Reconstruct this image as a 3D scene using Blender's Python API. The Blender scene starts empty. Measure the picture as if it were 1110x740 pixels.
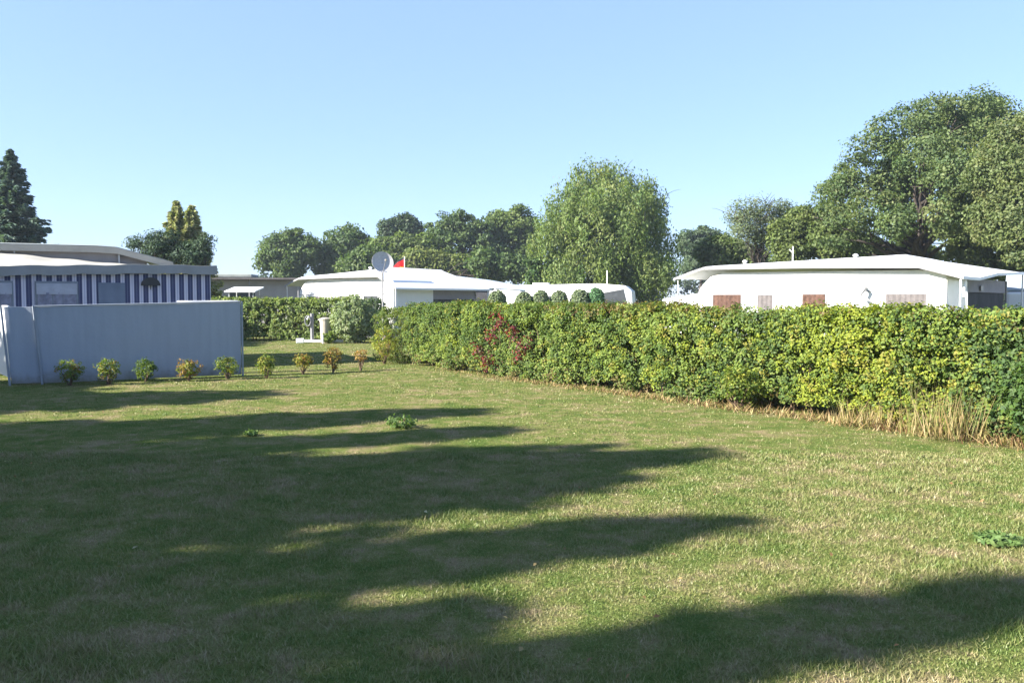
import bpy, math, random
import numpy as np
from mathutils import Vector, Matrix
rng = np.random.default_rng(7)
random.seed(7)
R = math.radians
scene = bpy.context.scene
COL = scene.collection

# ------------------------------------------------------------------ camera
H_EYE = 1.65
F_PX = 900.0
cam_d = bpy.data.cameras.new('camera')
cam = bpy.data.objects.new('camera', cam_d)
COL.objects.link(cam)
cam_d.sensor_width = 36.0
cam_d.lens = 36.0 * F_PX / 1110.0
cam_d.clip_end = 3000
cam_d.clip_start = 0.1
PITCH = math.atan(44.0 / F_PX)
cam.location = (0, 0, H_EYE)
cam.rotation_euler = (R(90) - PITCH, 0, 0)
scene.camera = cam

def P(px, py, Y):
    """photo pixel at a chosen distance Y -> a point of the site"""
    cx, cy = (px - 555) / F_PX, -(py - 370) / F_PX
    c, s = math.cos(PITCH), math.sin(PITCH)
    dy = c + cy * s
    dz = -s + cy * c
    k = Y / dy
    return Vector((cx * k, Y, H_EYE + dz * k))

# ------------------------------------------------------------------ light
SUN_EL = R(29.0)
DX, DY = 0.927, 0.375                       # ground direction the light travels in
ld = Vector((DX * math.cos(SUN_EL), DY * math.cos(SUN_EL), -math.sin(SUN_EL)))
sun_d = bpy.data.lights.new('sun', 'SUN')
sun_d.energy = 5.0
sun_d.angle = R(0.55)
sun_d.color = (1.0, 0.94, 0.84)
sun = bpy.data.objects.new('sun', sun_d)
COL.objects.link(sun)
sun.rotation_euler = ld.to_track_quat('-Z', 'Y').to_euler()
w = bpy.data.worlds.new('World')
scene.world = w
w.use_nodes = True
nt = w.node_tree
sky = nt.nodes.new('ShaderNodeTexSky')
sky.sky_type = 'NISHITA'
sky.sun_disc = False
sky.sun_elevation = SUN_EL
sky.sun_rotation = math.atan2(-DX, -DY) % (2 * math.pi)
sky.altitude = 0
sky.air_density = 1.0
sky.dust_density = 0.3
sky.ozone_density = 2.5
bg = nt.nodes['Background']
bg.inputs['Strength'].default_value = 0.068
tint = nt.nodes.new('ShaderNodeMix'); tint.data_type = 'RGBA'; tint.blend_type = 'MULTIPLY'; tint.inputs[0].default_value = 1.0
tint.inputs[7].default_value = (0.96, 0.97, 1.06, 1)
even = nt.nodes.new('ShaderNodeMix'); even.data_type = 'RGBA'; even.inputs[0].default_value = 0.58
even.inputs[7].default_value = (1.66, 2.50, 4.5, 1)
nt.links.new(sky.outputs[0], tint.inputs[6])
nt.links.new(tint.outputs[2], even.inputs[6])
nt.links.new(even.outputs[2], bg.inputs['Color'])
vs = scene.view_settings
vs.view_transform = 'Standard'
vs.look = 'None'
vs.gamma = 1
vs.exposure = 2.05
scene.cycles.max_bounces = 8
scene.cycles.transparent_max_bounces = 8

# ------------------------------------------------------------------ helpers
def tag(o, label=None, cat=None, group=None, kind=None):
    if label: o['label'] = label
    if cat: o['category'] = cat
    if group: o['group'] = group
    if kind: o['kind'] = kind
    return o

def thing(name, loc, label, cat, group=None):
    o = bpy.data.objects.new(name, None)
    o.empty_display_size = 0.2
    COL.objects.link(o)
    o.location = loc
    return tag(o, label, cat, group)

class MB:
    def __init__(s): s.v = []; s.f = []
    def add(s, vs, fs):
        k = len(s.v)
        s.v += [Vector(v) for v in vs]
        s.f += [tuple(k + i for i in f) for f in fs]
        return s
    def hexa(s, b, t):
        """8-corner solid: b,t lists of 4 points, counter-clockwise"""
        return s.add(list(b) + list(t), [(3, 2, 1, 0), (4, 5, 6, 7), (0, 1, 5, 4), (1, 2, 6, 5), (2, 3, 7, 6), (3, 0, 4, 7)])
    def box(s, c, d, rz=0.0):
        M = Matrix.Rotation(rz, 3, 'Z'); c = Vector(c)
        q = [(-1, -1), (1, -1), (1, 1), (-1, 1)]
        lo = [c + M @ Vector((x * d[0] / 2, y * d[1] / 2, -d[2] / 2)) for x, y in q]
        hi = [c + M @ Vector((x * d[0] / 2, y * d[1] / 2, d[2] / 2)) for x, y in q]
        return s.hexa(lo, hi)
    def tube(s, pts, rad, n=8, caps=True):
        pts = [Vector(p) for p in pts]
        if not hasattr(rad, '__len__'): rad = [rad] * len(pts)
        rings = []
        ref = None
        for i, p in enumerate(pts):
            d = (pts[min(i + 1, len(pts) - 1)] - pts[max(i - 1, 0)]).normalized()
            if ref is None:
                ref = d.orthogonal().normalized()
            a = (ref - d * ref.dot(d)).normalized(); b = d.cross(a); ref = a
            rings.append([p + (a * math.cos(2 * math.pi * k / n) + b * math.sin(2 * math.pi * k / n)) * rad[i] for k in range(n)])
        vs = [v for r in rings for v in r]; fs = []
        for i in range(len(pts) - 1):
            for k in range(n):
                fs.append((i * n + k, i * n + (k + 1) % n, (i + 1) * n + (k + 1) % n, (i + 1) * n + k))
        if caps:
            fs.append(tuple(range(n - 1, -1, -1))); e = (len(pts) - 1) * n
            fs.append(tuple(range(e, e + n)))
        return s.add(vs, fs)
    def lathe(s, c, prof, n=20, sx=1, sy=1):
        c = Vector(c); vs = []; fs = []
        for r, z in prof:
            for k in range(n):
                a = 2 * math.pi * k / n
                vs.append(c + Vector((r * math.cos(a) * sx, r * math.sin(a) * sy, z)))
        for i in range(len(prof) - 1):
            for k in range(n):
                fs.append((i * n + k, i * n + (k + 1) % n, (i + 1) * n + (k + 1) % n, (i + 1) * n + k))
        fs.append(tuple(range(n - 1, -1, -1))); e = (len(prof) - 1) * n
        fs.append(tuple(range(e, e + n)))
        return s.add(vs, fs)
    def sheet(s, grid, th, nrm):
        """grid[i][j] points; a curved sheet with thickness th along -nrm"""
        n, m = len(grid), len(grid[0]); nrm = Vector(nrm) * th
        top = [Vector(p) for r in grid for p in r]; bot = [p - nrm for p in top]
        fs = []; K = n * m
        for i in range(n - 1):
            for j in range(m - 1):
                a, b, c, d = i * m + j, i * m + j + 1, (i + 1) * m + j + 1, (i + 1) * m + j
                fs.append((a, b, c, d)); fs.append((K + d, K + c, K + b, K + a))
        for i in range(n - 1):
            a, d = i * m, (i + 1) * m; fs.append((a, d, K + d, K + a))
            a, d = i * m + m - 1, (i + 1) * m + m - 1; fs.append((d, a, K + a, K + d))
        for j in range(m - 1):
            a, b = j, j + 1; fs.append((b, a, K + a, K + b))
            a, b = (n - 1) * m + j, (n - 1) * m + j + 1; fs.append((a, b, K + b, K + a))
        return s.add(top + bot, fs)
    def build(s, name, mat, parent=None, smooth=False, bevel=0.0):
        me = bpy.data.meshes.new(name)
        off = parent_loc(parent)
        me.from_pydata([tuple(v - off) for v in s.v], [], s.f)
        me.validate()
        import bmesh
        bm = bmesh.new(); bm.from_mesh(me)
        bmesh.ops.recalc_face_normals(bm, faces=bm.faces)
        bm.to_mesh(me); bm.free()
        me.materials.append(mat)
        if smooth:
            me.shade_smooth()
        o = bpy.data.objects.new(name, me)
        COL.objects.link(o)
        if parent: o.parent = parent
        if bevel:
            m = o.modifiers.new('bevel', 'BEVEL'); m.width = bevel; m.segments = 2; m.limit_method = 'ANGLE'
        return o

def parent_loc(p):
    v = Vector((0, 0, 0))
    while p is not None:
        v += p.location; p = p.parent
    return v

# ------------------------------------------------------------------ materials
def new_mat(name):
    m = bpy.data.materials.new(name); m.use_nodes = True
    n = m.node_tree; n.nodes.clear()
    out = n.nodes.new('ShaderNodeOutputMaterial')
    return m, n, out

def N(n, t, **kw):
    x = n.nodes.new(t)
    for k, v in kw.items():
        if k in x.inputs: x.inputs[k].default_value = v
        else: setattr(x, k, v)
    return x

def noise(n, scale, detail=4, rough=0.6, coord='Object'):
    tc = N(n, 'ShaderNodeTexCoord')
    t = N(n, 'ShaderNodeTexNoise'); t.inputs['Scale'].default_value = scale
    t.inputs['Detail'].default_value = detail; t.inputs['Roughness'].default_value = rough
    n.links.new(tc.outputs[coord], t.inputs['Vector'])
    return t

def ramp(n, fac, stops):
    r = N(n, 'ShaderNodeValToRGB')
    while len(r.color_ramp.elements) < len(stops): r.color_ramp.elements.new(0.5)
    for e, (p, c) in zip(r.color_ramp.elements, stops):
        e.position = p; e.color = (*c, 1)
    n.links.new(fac, r.inputs['Fac'])
    return r

def plain(name, col, rough=0.6, var=0.12, scale=3.0, spec=0.4, metal=0.0, bump=0.0, bscale=40.0, dirt=None):
    m, n, out = new_mat(name)
    b = N(n, 'ShaderNodeBsdfPrincipled')
    b.inputs['Roughness'].default_value = rough
    b.inputs['Metallic'].default_value = metal
    b.inputs['Specular IOR Level'].default_value = spec
    t = noise(n, scale, 5, 0.62)
    lo = tuple(c * (1 - var) for c in col); hi = tuple(min(1, c * (1 + var)) for c in col)
    stops = [(0.3, lo), (0.7, hi)]
    if dirt: stops = [(0.25, dirt), (0.42, lo), (0.75, hi)]
    r = ramp(n, t.outputs['Fac'], stops)
    n.links.new(r.outputs[0], b.inputs['Base Color'])
    if bump:
        t2 = noise(n, bscale, 4, 0.6)
        bp = N(n, 'ShaderNodeBump'); bp.inputs['Strength'].default_value = bump; bp.inputs['Distance'].default_value = 0.02
        n.links.new(t2.outputs['Fac'], bp.inputs['Height']); n.links.new(bp.outputs[0], b.inputs['Normal'])
    n.links.new(b.outputs[0], out.inputs[0])
    return m

def leaf_mat(name, trans=0.36, gloss=0.012, rough=0.6):
    m, n, out = new_mat(name)
    a = N(n, 'ShaderNodeAttribute'); a.attribute_name = 'leaf_colour'
    d = N(n, 'ShaderNodeBsdfDiffuse'); t = N(n, 'ShaderNodeBsdfTranslucent')
    mul = N(n, 'ShaderNodeMix'); mul.data_type = 'RGBA'; mul.blend_type = 'MULTIPLY'
    mul.inputs[0].default_value = 1.0
    mul.inputs[7].default_value = (1.25, 1.35, 0.6, 1)
    n.links.new(a.outputs['Color'], d.inputs[0]); n.links.new(a.outputs['Color'], mul.inputs[6])
    n.links.new(mul.outputs[2], t.inputs[0])
    mx = N(n, 'ShaderNodeMixShader'); mx.inputs[0].default_value = trans
    n.links.new(d.outputs[0], mx.inputs[1]); n.links.new(t.outputs[0], mx.inputs[2])
    g = N(n, 'ShaderNodeBsdfGlossy'); g.inputs['Roughness'].default_value = rough
    g.inputs[0].default_value = (1, 1, 1, 1)
    mx2 = N(n, 'ShaderNodeMixShader'); mx2.inputs[0].default_value = gloss
    n.links.new(mx.outputs[0], mx2.inputs[1]); n.links.new(g.outputs[0], mx2.inputs[2])
    n.links.new(mx2.outputs[0], out.inputs[0])
    return m

def ground_colour(n, extra=None):
    """patchy late-summer lawn colour from world position"""
    t1 = noise(n, 0.9, 6, 0.72); t2 = noise(n, 3.6, 4, 0.65)
    ad = N(n, 'ShaderNodeMath', operation='MULTIPLY_ADD'); ad.inputs[1].default_value = 0.62
    n.links.new(t1.outputs['Fac'], ad.inputs[0])
    m2 = N(n, 'ShaderNodeMath', operation='MULTIPLY'); m2.inputs[1].default_value = 0.38
    n.links.new(t2.outputs['Fac'], m2.inputs[0]); n.links.new(m2.outputs[0], ad.inputs[2])
    if extra is not None:
        a2 = N(n, 'ShaderNodeMath', operation='MULTIPLY_ADD'); a2.inputs[1].default_value = 0.22; a2.inputs[2].default_value = -0.11
        n.links.new(extra, a2.inputs[0])
        a3 = N(n, 'ShaderNodeMath', operation='ADD')
        n.links.new(ad.outputs[0], a3.inputs[0]); n.links.new(a2.outputs[0], a3.inputs[1])
        return a3.outputs[0]
    return ad.outputs[0]

def lawn_mat():
    m, n, out = new_mat('lawn_soil')
    f = ground_colour(n)
    r = ramp(n, f, [(0.38, (0.078, 0.116, 0.028)), (0.5, (0.129, 0.145, 0.045)), (0.64, (0.231, 0.183, 0.100))])
    t3 = noise(n, 60, 3, 0.7)
    mx = N(n, 'ShaderNodeMix'); mx.data_type = 'RGBA'; mx.blend_type = 'MULTIPLY'; mx.inputs[0].default_value = 0.55
    r3 = ramp(n, t3.outputs['Fac'], [(0.3, (0.35, 0.35, 0.35)), (0.65, (1.25, 1.25, 1.25))])
    n.links.new(r.outputs[0], mx.inputs[6]); n.links.new(r3.outputs[0], mx.inputs[7])
    b = N(n, 'ShaderNodeBsdfDiffuse')
    n.links.new(mx.outputs[2], b.inputs[0])
    bp = N(n, 'ShaderNodeBump'); bp.inputs['Strength'].default_value = 0.8; bp.inputs['Distance'].default_value = 0.04
    t4 = noise(n, 28, 4, 0.7)
    n.links.new(t4.outputs['Fac'], bp.inputs['Height']); n.links.new(bp.outputs[0], b.inputs['Normal'])
    n.links.new(b.outputs[0], out.inputs[0])
    return m

def blade_mat():
    m, n, out = new_mat('grass_blade')
    g = N(n, 'ShaderNodeNewGeometry')
    f = ground_colour(n, g.outputs['Random Per Island'])
    r = ramp(n, f, [(0.36, (0.111, 0.162, 0.037)), (0.48, (0.166, 0.188, 0.055)), (0.57, (0.220, 0.211, 0.086)), (0.70, (0.310, 0.249, 0.143))])
    d = N(n, 'ShaderNodeBsdfDiffuse'); t = N(n, 'ShaderNodeBsdfTranslucent')
    n.links.new(r.outputs[0], d.inputs[0]); n.links.new(r.outputs[0], t.inputs[0])
    mx = N(n, 'ShaderNodeMixShader'); mx.inputs[0].default_value = 0.2
    n.links.new(d.outputs[0], mx.inputs[1]); n.links.new(t.outputs[0], mx.inputs[2])
    gl = N(n, 'ShaderNodeBsdfGlossy'); gl.inputs['Roughness'].default_value = 0.5
    mx2 = N(n, 'ShaderNodeMixShader'); mx2.inputs[0].default_value = 0.03
    n.links.new(mx.outputs[0], mx2.inputs[1]); n.links.new(gl.outputs[0], mx2.inputs[2])
    n.links.new(mx2.outputs[0], out.inputs[0])
    return m

def stripe_mat(axis, period):
    """blue and white striped awning cloth; stripes run down the cloth"""
    m, n, out = new_mat('striped_cloth')
    tc = N(n, 'ShaderNodeTexCoord')
    dot = N(n, 'ShaderNodeVectorMath', operation='DOT_PRODUCT'); dot.inputs[1].default_value = axis
    n.links.new(tc.outputs['Object'], dot.inputs[0])
    dv = N(n, 'ShaderNodeMath', operation='MULTIPLY'); dv.inputs[1].default_value = 1 / period
    n.links.new(dot.outputs['Value'], dv.inputs[0])
    fr = N(n, 'ShaderNodeMath', operation='FRACT'); n.links.new(dv.outputs[0], fr.inputs[0])
    r = ramp(n, fr.outputs[0], [(0.0, (0.035, 0.043, 0.111)), (0.24, (0.106, 0.119, 0.208)), (0.32, (0.035, 0.043, 0.111)), (0.56, (0.525, 0.512, 0.611)), (0.74, (0.275, 0.288, 0.416)), (0.80, (0.550, 0.525, 0.611))])
    r.color_ramp.interpolation = 'CONSTANT'
    b = N(n, 'ShaderNodeBsdfPrincipled'); b.inputs['Roughness'].default_value = 0.75
    n.links.new(r.outputs[0], b.inputs['Base Color'])
    w_ = noise(n, 5, 3, 0.5)
    bp = N(n, 'ShaderNodeBump'); bp.inputs['Strength'].default_value = 0.5; bp.inputs['Distance'].default_value = 0.06
    n.links.new(w_.outputs['Fac'], bp.inputs['Height']); n.links.new(bp.outputs[0], b.inputs['Normal'])
    n.links.new(b.outputs[0], out.inputs[0])
    return m

M = dict(
    leaf=leaf_mat('leaf'), needle=leaf_mat('needle', 0.2, 0.01, 0.6), dry=leaf_mat('dry_stalk', 0.25, 0.01, 0.6),
    bark=plain('bark', (0.05, 0.041, 0.035), 0.9, 0.4, 6, 0.2, bump=0.7, bscale=14),
    twig=plain('twig', (0.11, 0.075, 0.05), 0.9, 0.35, 10, 0.2),
    white=plain('white_paint', (0.72, 0.72, 0.71), 0.35, 0.03, 1.2, 0.5, dirt=(0.58, 0.58, 0.55)),
    tarp=plain('white_tarp', (0.74, 0.74, 0.74), 0.5, 0.04, 1.0, 0.4, bump=0.15, bscale=6, dirt=(0.58, 0.58, 0.56)),
    panel=plain('windbreak_panel', (0.25, 0.28, 0.32), 0.6, 0.07, 1.3, 0.3, bump=0.12, bscale=5, dirt=(0.21, 0.235, 0.27)),
    cream=plain('cream_canvas', (0.36, 0.345, 0.30), 0.8, 0.08, 2.0, 0.2, bump=0.3, bscale=7, dirt=(0.28, 0.265, 0.23)),
    valance=plain('grey_valance', (0.25, 0.255, 0.26), 0.8, 0.08, 3.0, 0.2, bump=0.2, bscale=9),
    roofgrey=plain('weathered_roof_sheet', (0.26, 0.28, 0.26), 0.7, 0.2, 2.5, 0.3, dirt=(0.14, 0.14, 0.13)),
    darkroof=plain('dark_roof_felt', (0.11, 0.10, 0.10), 0.85, 0.25, 3, 0.2),
    greywall=plain('grey_brown_wall', (0.30, 0.28, 0.28), 0.7, 0.1, 2.5, 0.3),
    pvc=plain('clear_pvc_window', (0.13, 0.16, 0.21), 0.18, 0.2, 2.4, 0.6),
    curtain=plain('brown_curtain', (0.085, 0.048, 0.036), 0.85, 0.4, 7, 0.2),
    net=plain('net_curtain', (0.12, 0.108, 0.108), 0.8, 0.2, 8, 0.2),
    glass=plain('dark_glass', (0.05, 0.055, 0.06), 0.12, 0.3, 3, 0.6),
    black=plain('black_plastic', (0.02, 0.02, 0.022), 0.5, 0.2, 5, 0.4),
    metal=plain('galvanised_metal', (0.45, 0.46, 0.47), 0.4, 0.15, 9, 0.5, 0.7),
    greypaint=plain('grey_paint', (0.22, 0.22, 0.23), 0.5, 0.12, 6, 0.4),
    bluegrey=plain('blue_grey_canvas', (0.34, 0.40, 0.47), 0.8, 0.1, 2, 0.2, bump=0.2, bscale=8),
    beige=plain('beige_plastic', (0.33, 0.30, 0.25), 0.6, 0.1, 4, 0.3),
    red=plain('flag_red', (0.55, 0.02, 0.02), 0.8, 0.08, 6, 0.1),
    gold=plain('flag_gold', (0.75, 0.50, 0.04), 0.8, 0.08, 6, 0.1),
    awnside=plain('lilac_grey_cloth', (0.27, 0.255, 0.285), 0.8, 0.1, 3, 0.2),
    lilac=plain('lilac_net', (0.21, 0.21, 0.27), 0.8, 0.3, 9, 0.2), pelmet=plain('pale_pelmet', (0.36, 0.37, 0.43), 0.8, 0.1, 6, 0.2),
    inside=plain('interior_shade', (0.07, 0.07, 0.075), 0.9, 0.3, 2, 0.1),  # dark base colour stands in for the shade of open interiors
    rubber=plain('tyre_rubber', (0.025, 0.025, 0.025), 0.8, 0.2, 9, 0.2),
)

# ------------------------------------------------------------------ leaves
def unit(a):
    return a / np.maximum(np.linalg.norm(a, axis=1, keepdims=True), 1e-9)

LEAF_K = 0.76
def quads(name, C, A, B, colr, mat, parent, fold=0.12, kite=0.08):
    """one leaf per row: centre C, half-axis A (length), half-axis B (width)"""
    n = len(C)
    off = np.array(parent_loc(parent)[:]) if parent else np.zeros(3)
    C = C - off
    nr = unit(np.cross(A, B)) * np.linalg.norm(B, axis=1, keepdims=True) * fold * 4
    V = np.empty((n, 4, 3), np.float32)
    V[:, 0] = C - A; V[:, 1] = C + B + nr - A * kite; V[:, 2] = C + A; V[:, 3] = C - B + nr - A * kite
    me = bpy.data.meshes.new(name)
    me.vertices.add(n * 4); me.vertices.foreach_set('co', V.reshape(-1))
    me.loops.add(n * 4); me.loops.foreach_set('vertex_index', np.arange(n * 4, dtype=np.int32))
    me.polygons.add(n); me.polygons.foreach_set('loop_start', np.arange(0, n * 4, 4, dtype=np.int32))
    me.update(calc_edges=True)
    if colr is not None:
        at = me.attributes.new('leaf_colour', 'FLOAT_COLOR', 'FACE')
        c4 = np.ones((n, 4), np.float32); c4[:, :3] = colr * LEAF_K
        at.data.foreach_set('color', c4.reshape(-1))
    me.materials.append(mat)
    o = bpy.data.objects.new(name, me); COL.objects.link(o)
    if parent: o.parent = parent
    return o

def leaf_axes(nrm, size, aspect, n):
    """random leaf axes lying in the plane of the (jittered) normal"""
    r = unit(rng.normal(size=(n, 3)))
    a = unit(np.cross(nrm, r)); b = np.cross(nrm, a)
    s = size * rng.uniform(0.7, 1.3, (n, 1)) * 0.5
    return a * s, b * s * aspect

def palette(cols, wts, n, jit=0.18):
    cols = np.array(cols); wts = np.array(wts) / np.sum(wts)
    c = cols[rng.choice(len(cols), n, p=wts)]
    return c * rng.uniform(1 - jit, 1 + jit, (n, 1)) * rng.uniform(0.93, 1.07, (n, 3))

def vnoise(p, sc, seed=0):
    """cheap smooth 3-D noise in 0..1"""
    g = np.random.default_rng(seed)
    s = np.zeros(len(p))
    for k in range(6):
        d = g.normal(size=3) * sc * (0.7 + 0.25 * k); s += np.sin(p @ d + g.uniform(0, 6.28))
    return 0.5 + s / 7.0

def crown_points(lobes, clumps, per, cr, shell=(0.55, 1.0), flat=0.65, droop=0.0):
    """lobes: (x,y,z,rx,ry,rz) -> leaf centres, clump ids, outward normals, clump centres"""
    L = np.array(lobes, float)
    vol = (L[:, 3] * L[:, 4] + L[:, 4] * L[:, 5] + L[:, 3] * L[:, 5])
    idx = rng.choice(len(L), clumps, p=vol / vol.sum())
    d = unit(rng.normal(size=(clumps, 3)))
    rr = rng.uniform(shell[0] ** 2, shell[1] ** 2, (clumps, 1)) ** 0.5
    cc = L[idx, :3] + d * L[idx, 3:] * rr
    cn = unit(d / L[idx, 3:])
    k = rng.integers(max(2, int(per * 0.5)), int(per * 1.5), clumps)
    cid = np.repeat(np.arange(clumps), k)
    n = len(cid)
    crr = cr * rng.uniform(0.6, 1.35, clumps)
    o = unit(rng.normal(size=(n, 3))) * rng.uniform(0.1, 1, (n, 1)) ** 0.5 * crr[cid][:, None]
    o[:, 2] *= flat
    if droop: o[:, 2] -= rng.uniform(0, droop, n)
    return cc[cid] + o, cid, unit(cn[cid] * 0.6 + unit(o) * 0.5 + np.array([0, 0, 0.35])), cc

def limb(mb, a, b, r0, r1, wob=0.12, n=5, sides=6):
    a, b = Vector(a), Vector(b); L = (b - a).length
    pts = []
    for i in range(n + 1):
        t = i / n
        p = a.lerp(b, t)
        p.z += math.sin(t * math.pi) * L * 0.05
        if 0 < i < n: p += Vector((random.gauss(0, 1), random.gauss(0, 1), random.gauss(0, 0.6))) * wob * L * 0.25
        pts.append(p)
    mb.tube(pts, [r0 + (r1 - r0) * i / n for i in range(n + 1)], sides)
    return pts

def tree(name, label, base, lobes, cols, wts, clumps, per, cr, leaf, cat='tree', group=None, trunk_r=0.25, trunk_top=None,
         limbs=26, flat=0.65, shell=(0.5, 1.0), droop=0.0, aspect=0.6, njit=0.7, twigs=0, lean=(0, 0), mat='leaf', hang=0.0):
    base = Vector(base)
    t = thing(name, base, label, cat, group)
    L = np.array(lobes, float)
    top = L[:, 2].max()
    tt = trunk_top or (base.z + (top - base.z) * 0.8)
    C, cid, nr, cc = crown_points(lobes, clumps, per, cr, shell, flat, droop)
    keep = C[:, 2] > base.z + 0.05
    C, cid, nr = C[keep], cid[keep], nr[keep]
    n = len(C)
    nn = unit(nr + rng.normal(size=(n, 3)) * njit)
    A, B = leaf_axes(nn, leaf, aspect, n)
    if hang:
        A = A * (1 - hang); A[:, 2] -= leaf * 0.5 * hang
    pc = palette(cols, wts, clumps, 0.16)
    colr = 0.6 * pc[cid] + 0.4 * palette(cols, wts, n, 0.2)
    # trunk and limbs
    mb = MB()
    ax = Vector((L[:, 0].mean() * 0.5 + base.x * 0.5 + lean[0], L[:, 1].mean() * 0.5 + base.y * 0.5, tt))
    tp = limb(mb, base - Vector((0, 0, 0.15)), ax, trunk_r, trunk_r * 0.25, 0.05, 8, 9)
    ends = []
    pick = rng.choice(len(cc), min(limbs, len(cc)), replace=False)
    for i in pick:
        c = Vector(cc[i])
        f = min(0.95, max(0.22, (c.z - base.z) / (tt - base.z) * random.uniform(0.45, 0.75)))
        k = f * (len(tp) - 1); k0 = int(k)
        s = tp[k0].lerp(tp[min(k0 + 1, len(tp) - 1)], k - k0)
        r = trunk_r * (1 - f * 0.7) * 0.42
        pts = limb(mb, s, c, r, r * 0.18, 0.15, 6, 5)
        ends.append(c)
        for _ in range(2):
            j = random.randint(2, 4)
            e = pts[j] + Vector((random.gauss(0, 1), random.gauss(0, 1), random.gauss(0.2, 0.7))) * min((c - s).length, 3.0) * 0.18
            limb(mb, pts[j], e, r * 0.35, r * 0.1, 0.1, 3, 4)
    for _ in range(twigs):
        c = random.choice(ends)
        if c.z < base.z + (top - base.z) * 0.5: continue
        e = c + Vector((random.gauss(0, 0.7), random.gauss(0, 0.7), random.uniform(0.3, 0.9)))
        limb(mb, c, e, 0.022, 0.008, 0.2, 3, 4)
    mb.build('trunk', M['bark'], t, smooth=True)
    quads('crown', C, A, B, colr, M[mat], t)
    return t

def px_lobes(Y, items, depth=1.0):
    out = []
    for it in items:
        px, py, r = it[:3]
        dy = it[3] if len(it) > 3 else 0
        ry = it[4] if len(it) > 4 else r
        p = P(px, py, Y + dy); s = (Y + dy) / F_PX
        out.append((p.x, p.y, p.z, r * s, r * s * depth, ry * s))
    return out

# ------------------------------------------------------------------ ground
mb = MB()
S = 700
mb.add([(-S, -120, 0), (S, -120, 0), (S, 1200, 0), (-S, 1200, 0)], [(0, 1, 2, 3)])
lawn = mb.build('lawn', lawn_mat()); tag(lawn, kind='structure')

def hedge_x(Y):   # front foot of the long hedge
    return -3.5 + (22.5 - Y) * 9.2 / 12.9

def grass_field(n, y0, y1, hmin, hmax, wid, power):
    u = rng.uniform(0, 1, n)
    # density falls with distance
    e = 2 - power
    Y = (y0 ** e + u * (y1 ** e - y0 ** e)) ** (1 / e)
    X = rng.uniform(-1, 1, n) * (0.66 * Y + 1.2)
    keep = (X < hedge_x(Y) + 0.5) | (Y > 22.5)
    X, Y = X[keep], Y[keep]
    return X, Y

X1, Y1 = grass_field(300000, 3.0, 9.0, 0, 0, 0, 1.1)
X2, Y2 = grass_field(170000, 9.0, 34.0, 0, 0, 0, 1.0)
X = np.concatenate([X1, X2]); Y = np.concatenate([Y1, Y2]); n = len(X)
pp = np.stack([X, Y, np.zeros(n)], 1)
tall = vnoise(pp, 1.7, 3); tall2 = vnoise(pp, 6.0, 5)
hgt = (0.013 + 0.018 * tall + 0.03 * np.clip(tall2 - 0.55, 0, 1) + 0.05 * np.clip(vnoise(pp, 3.1, 8) - 0.72, 0, 1)) * rng.uniform(0.55, 1.4, n)
scale = np.clip(Y / 7.0, 0.75, 3.0)
wd = 0.0032 * scale * rng.uniform(0.7, 1.3, n)
hgt *= np.clip(7.0 / Y, 0.6, 1.0) ** 0.5
hgt = hgt[:, None]; wd = wd[:, None]
lean = np.concatenate([rng.normal(size=(n, 2)) * 0.75, np.ones((n, 1))], 1)
A = unit(lean) * hgt * 0.55
side = unit(np.concatenate([rng.normal(size=(n, 2)), np.zeros((n, 1))], 1))
C = pp.copy(); C[:, 2:] = A[:, 2:] * 0.9
g = quads('grass', C, A, side * wd, None, blade_mat(), None, 0.1, 0.45)
tag(g, 'short patchy green and straw coloured lawn grass', 'grass', kind='stuff')

# a few fallen leaves on the grass: uncountable
n = 260
FX = rng.uniform(-6, 7, n); FY = rng.uniform(3.5, 20, n); ok = FX < hedge_x(FY) - 0.1; FX, FY = FX[ok], FY[ok]; n = len(FX)
nn = unit(np.array([0, 0, 1.0])[None] + rng.normal(size=(n, 3)) * 0.35)
A, B = leaf_axes(nn, 0.035, 0.6, n)
g = quads('fallen_leaves', np.stack([FX, FY, np.full(n, 0.035)], 1), A, B, palette([(0.40, 0.30, 0.13), (0.28, 0.17, 0.08), (0.45, 0.40, 0.24)], [2, 2, 1], n), M['dry'], None)
tag(g, 'scattered small dry leaves lying on the lawn', 'leaves', kind='stuff')

# ------------------------------------------------------------------ hedges
GREEN = (0.10, 0.165, 0.03); YGREEN = (0.20, 0.265, 0.038); DGREEN = (0.058, 0.11, 0.03); LIME = (0.31, 0.37, 0.035)
YELLOW = (0.33, 0.29, 0.05); BROWN = (0.15, 0.085, 0.04); RED = (0.22, 0.028, 0.03); PURPLE = (0.09, 0.025, 0.03); ORANGE = (0.36, 0.19, 0.06)

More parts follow.
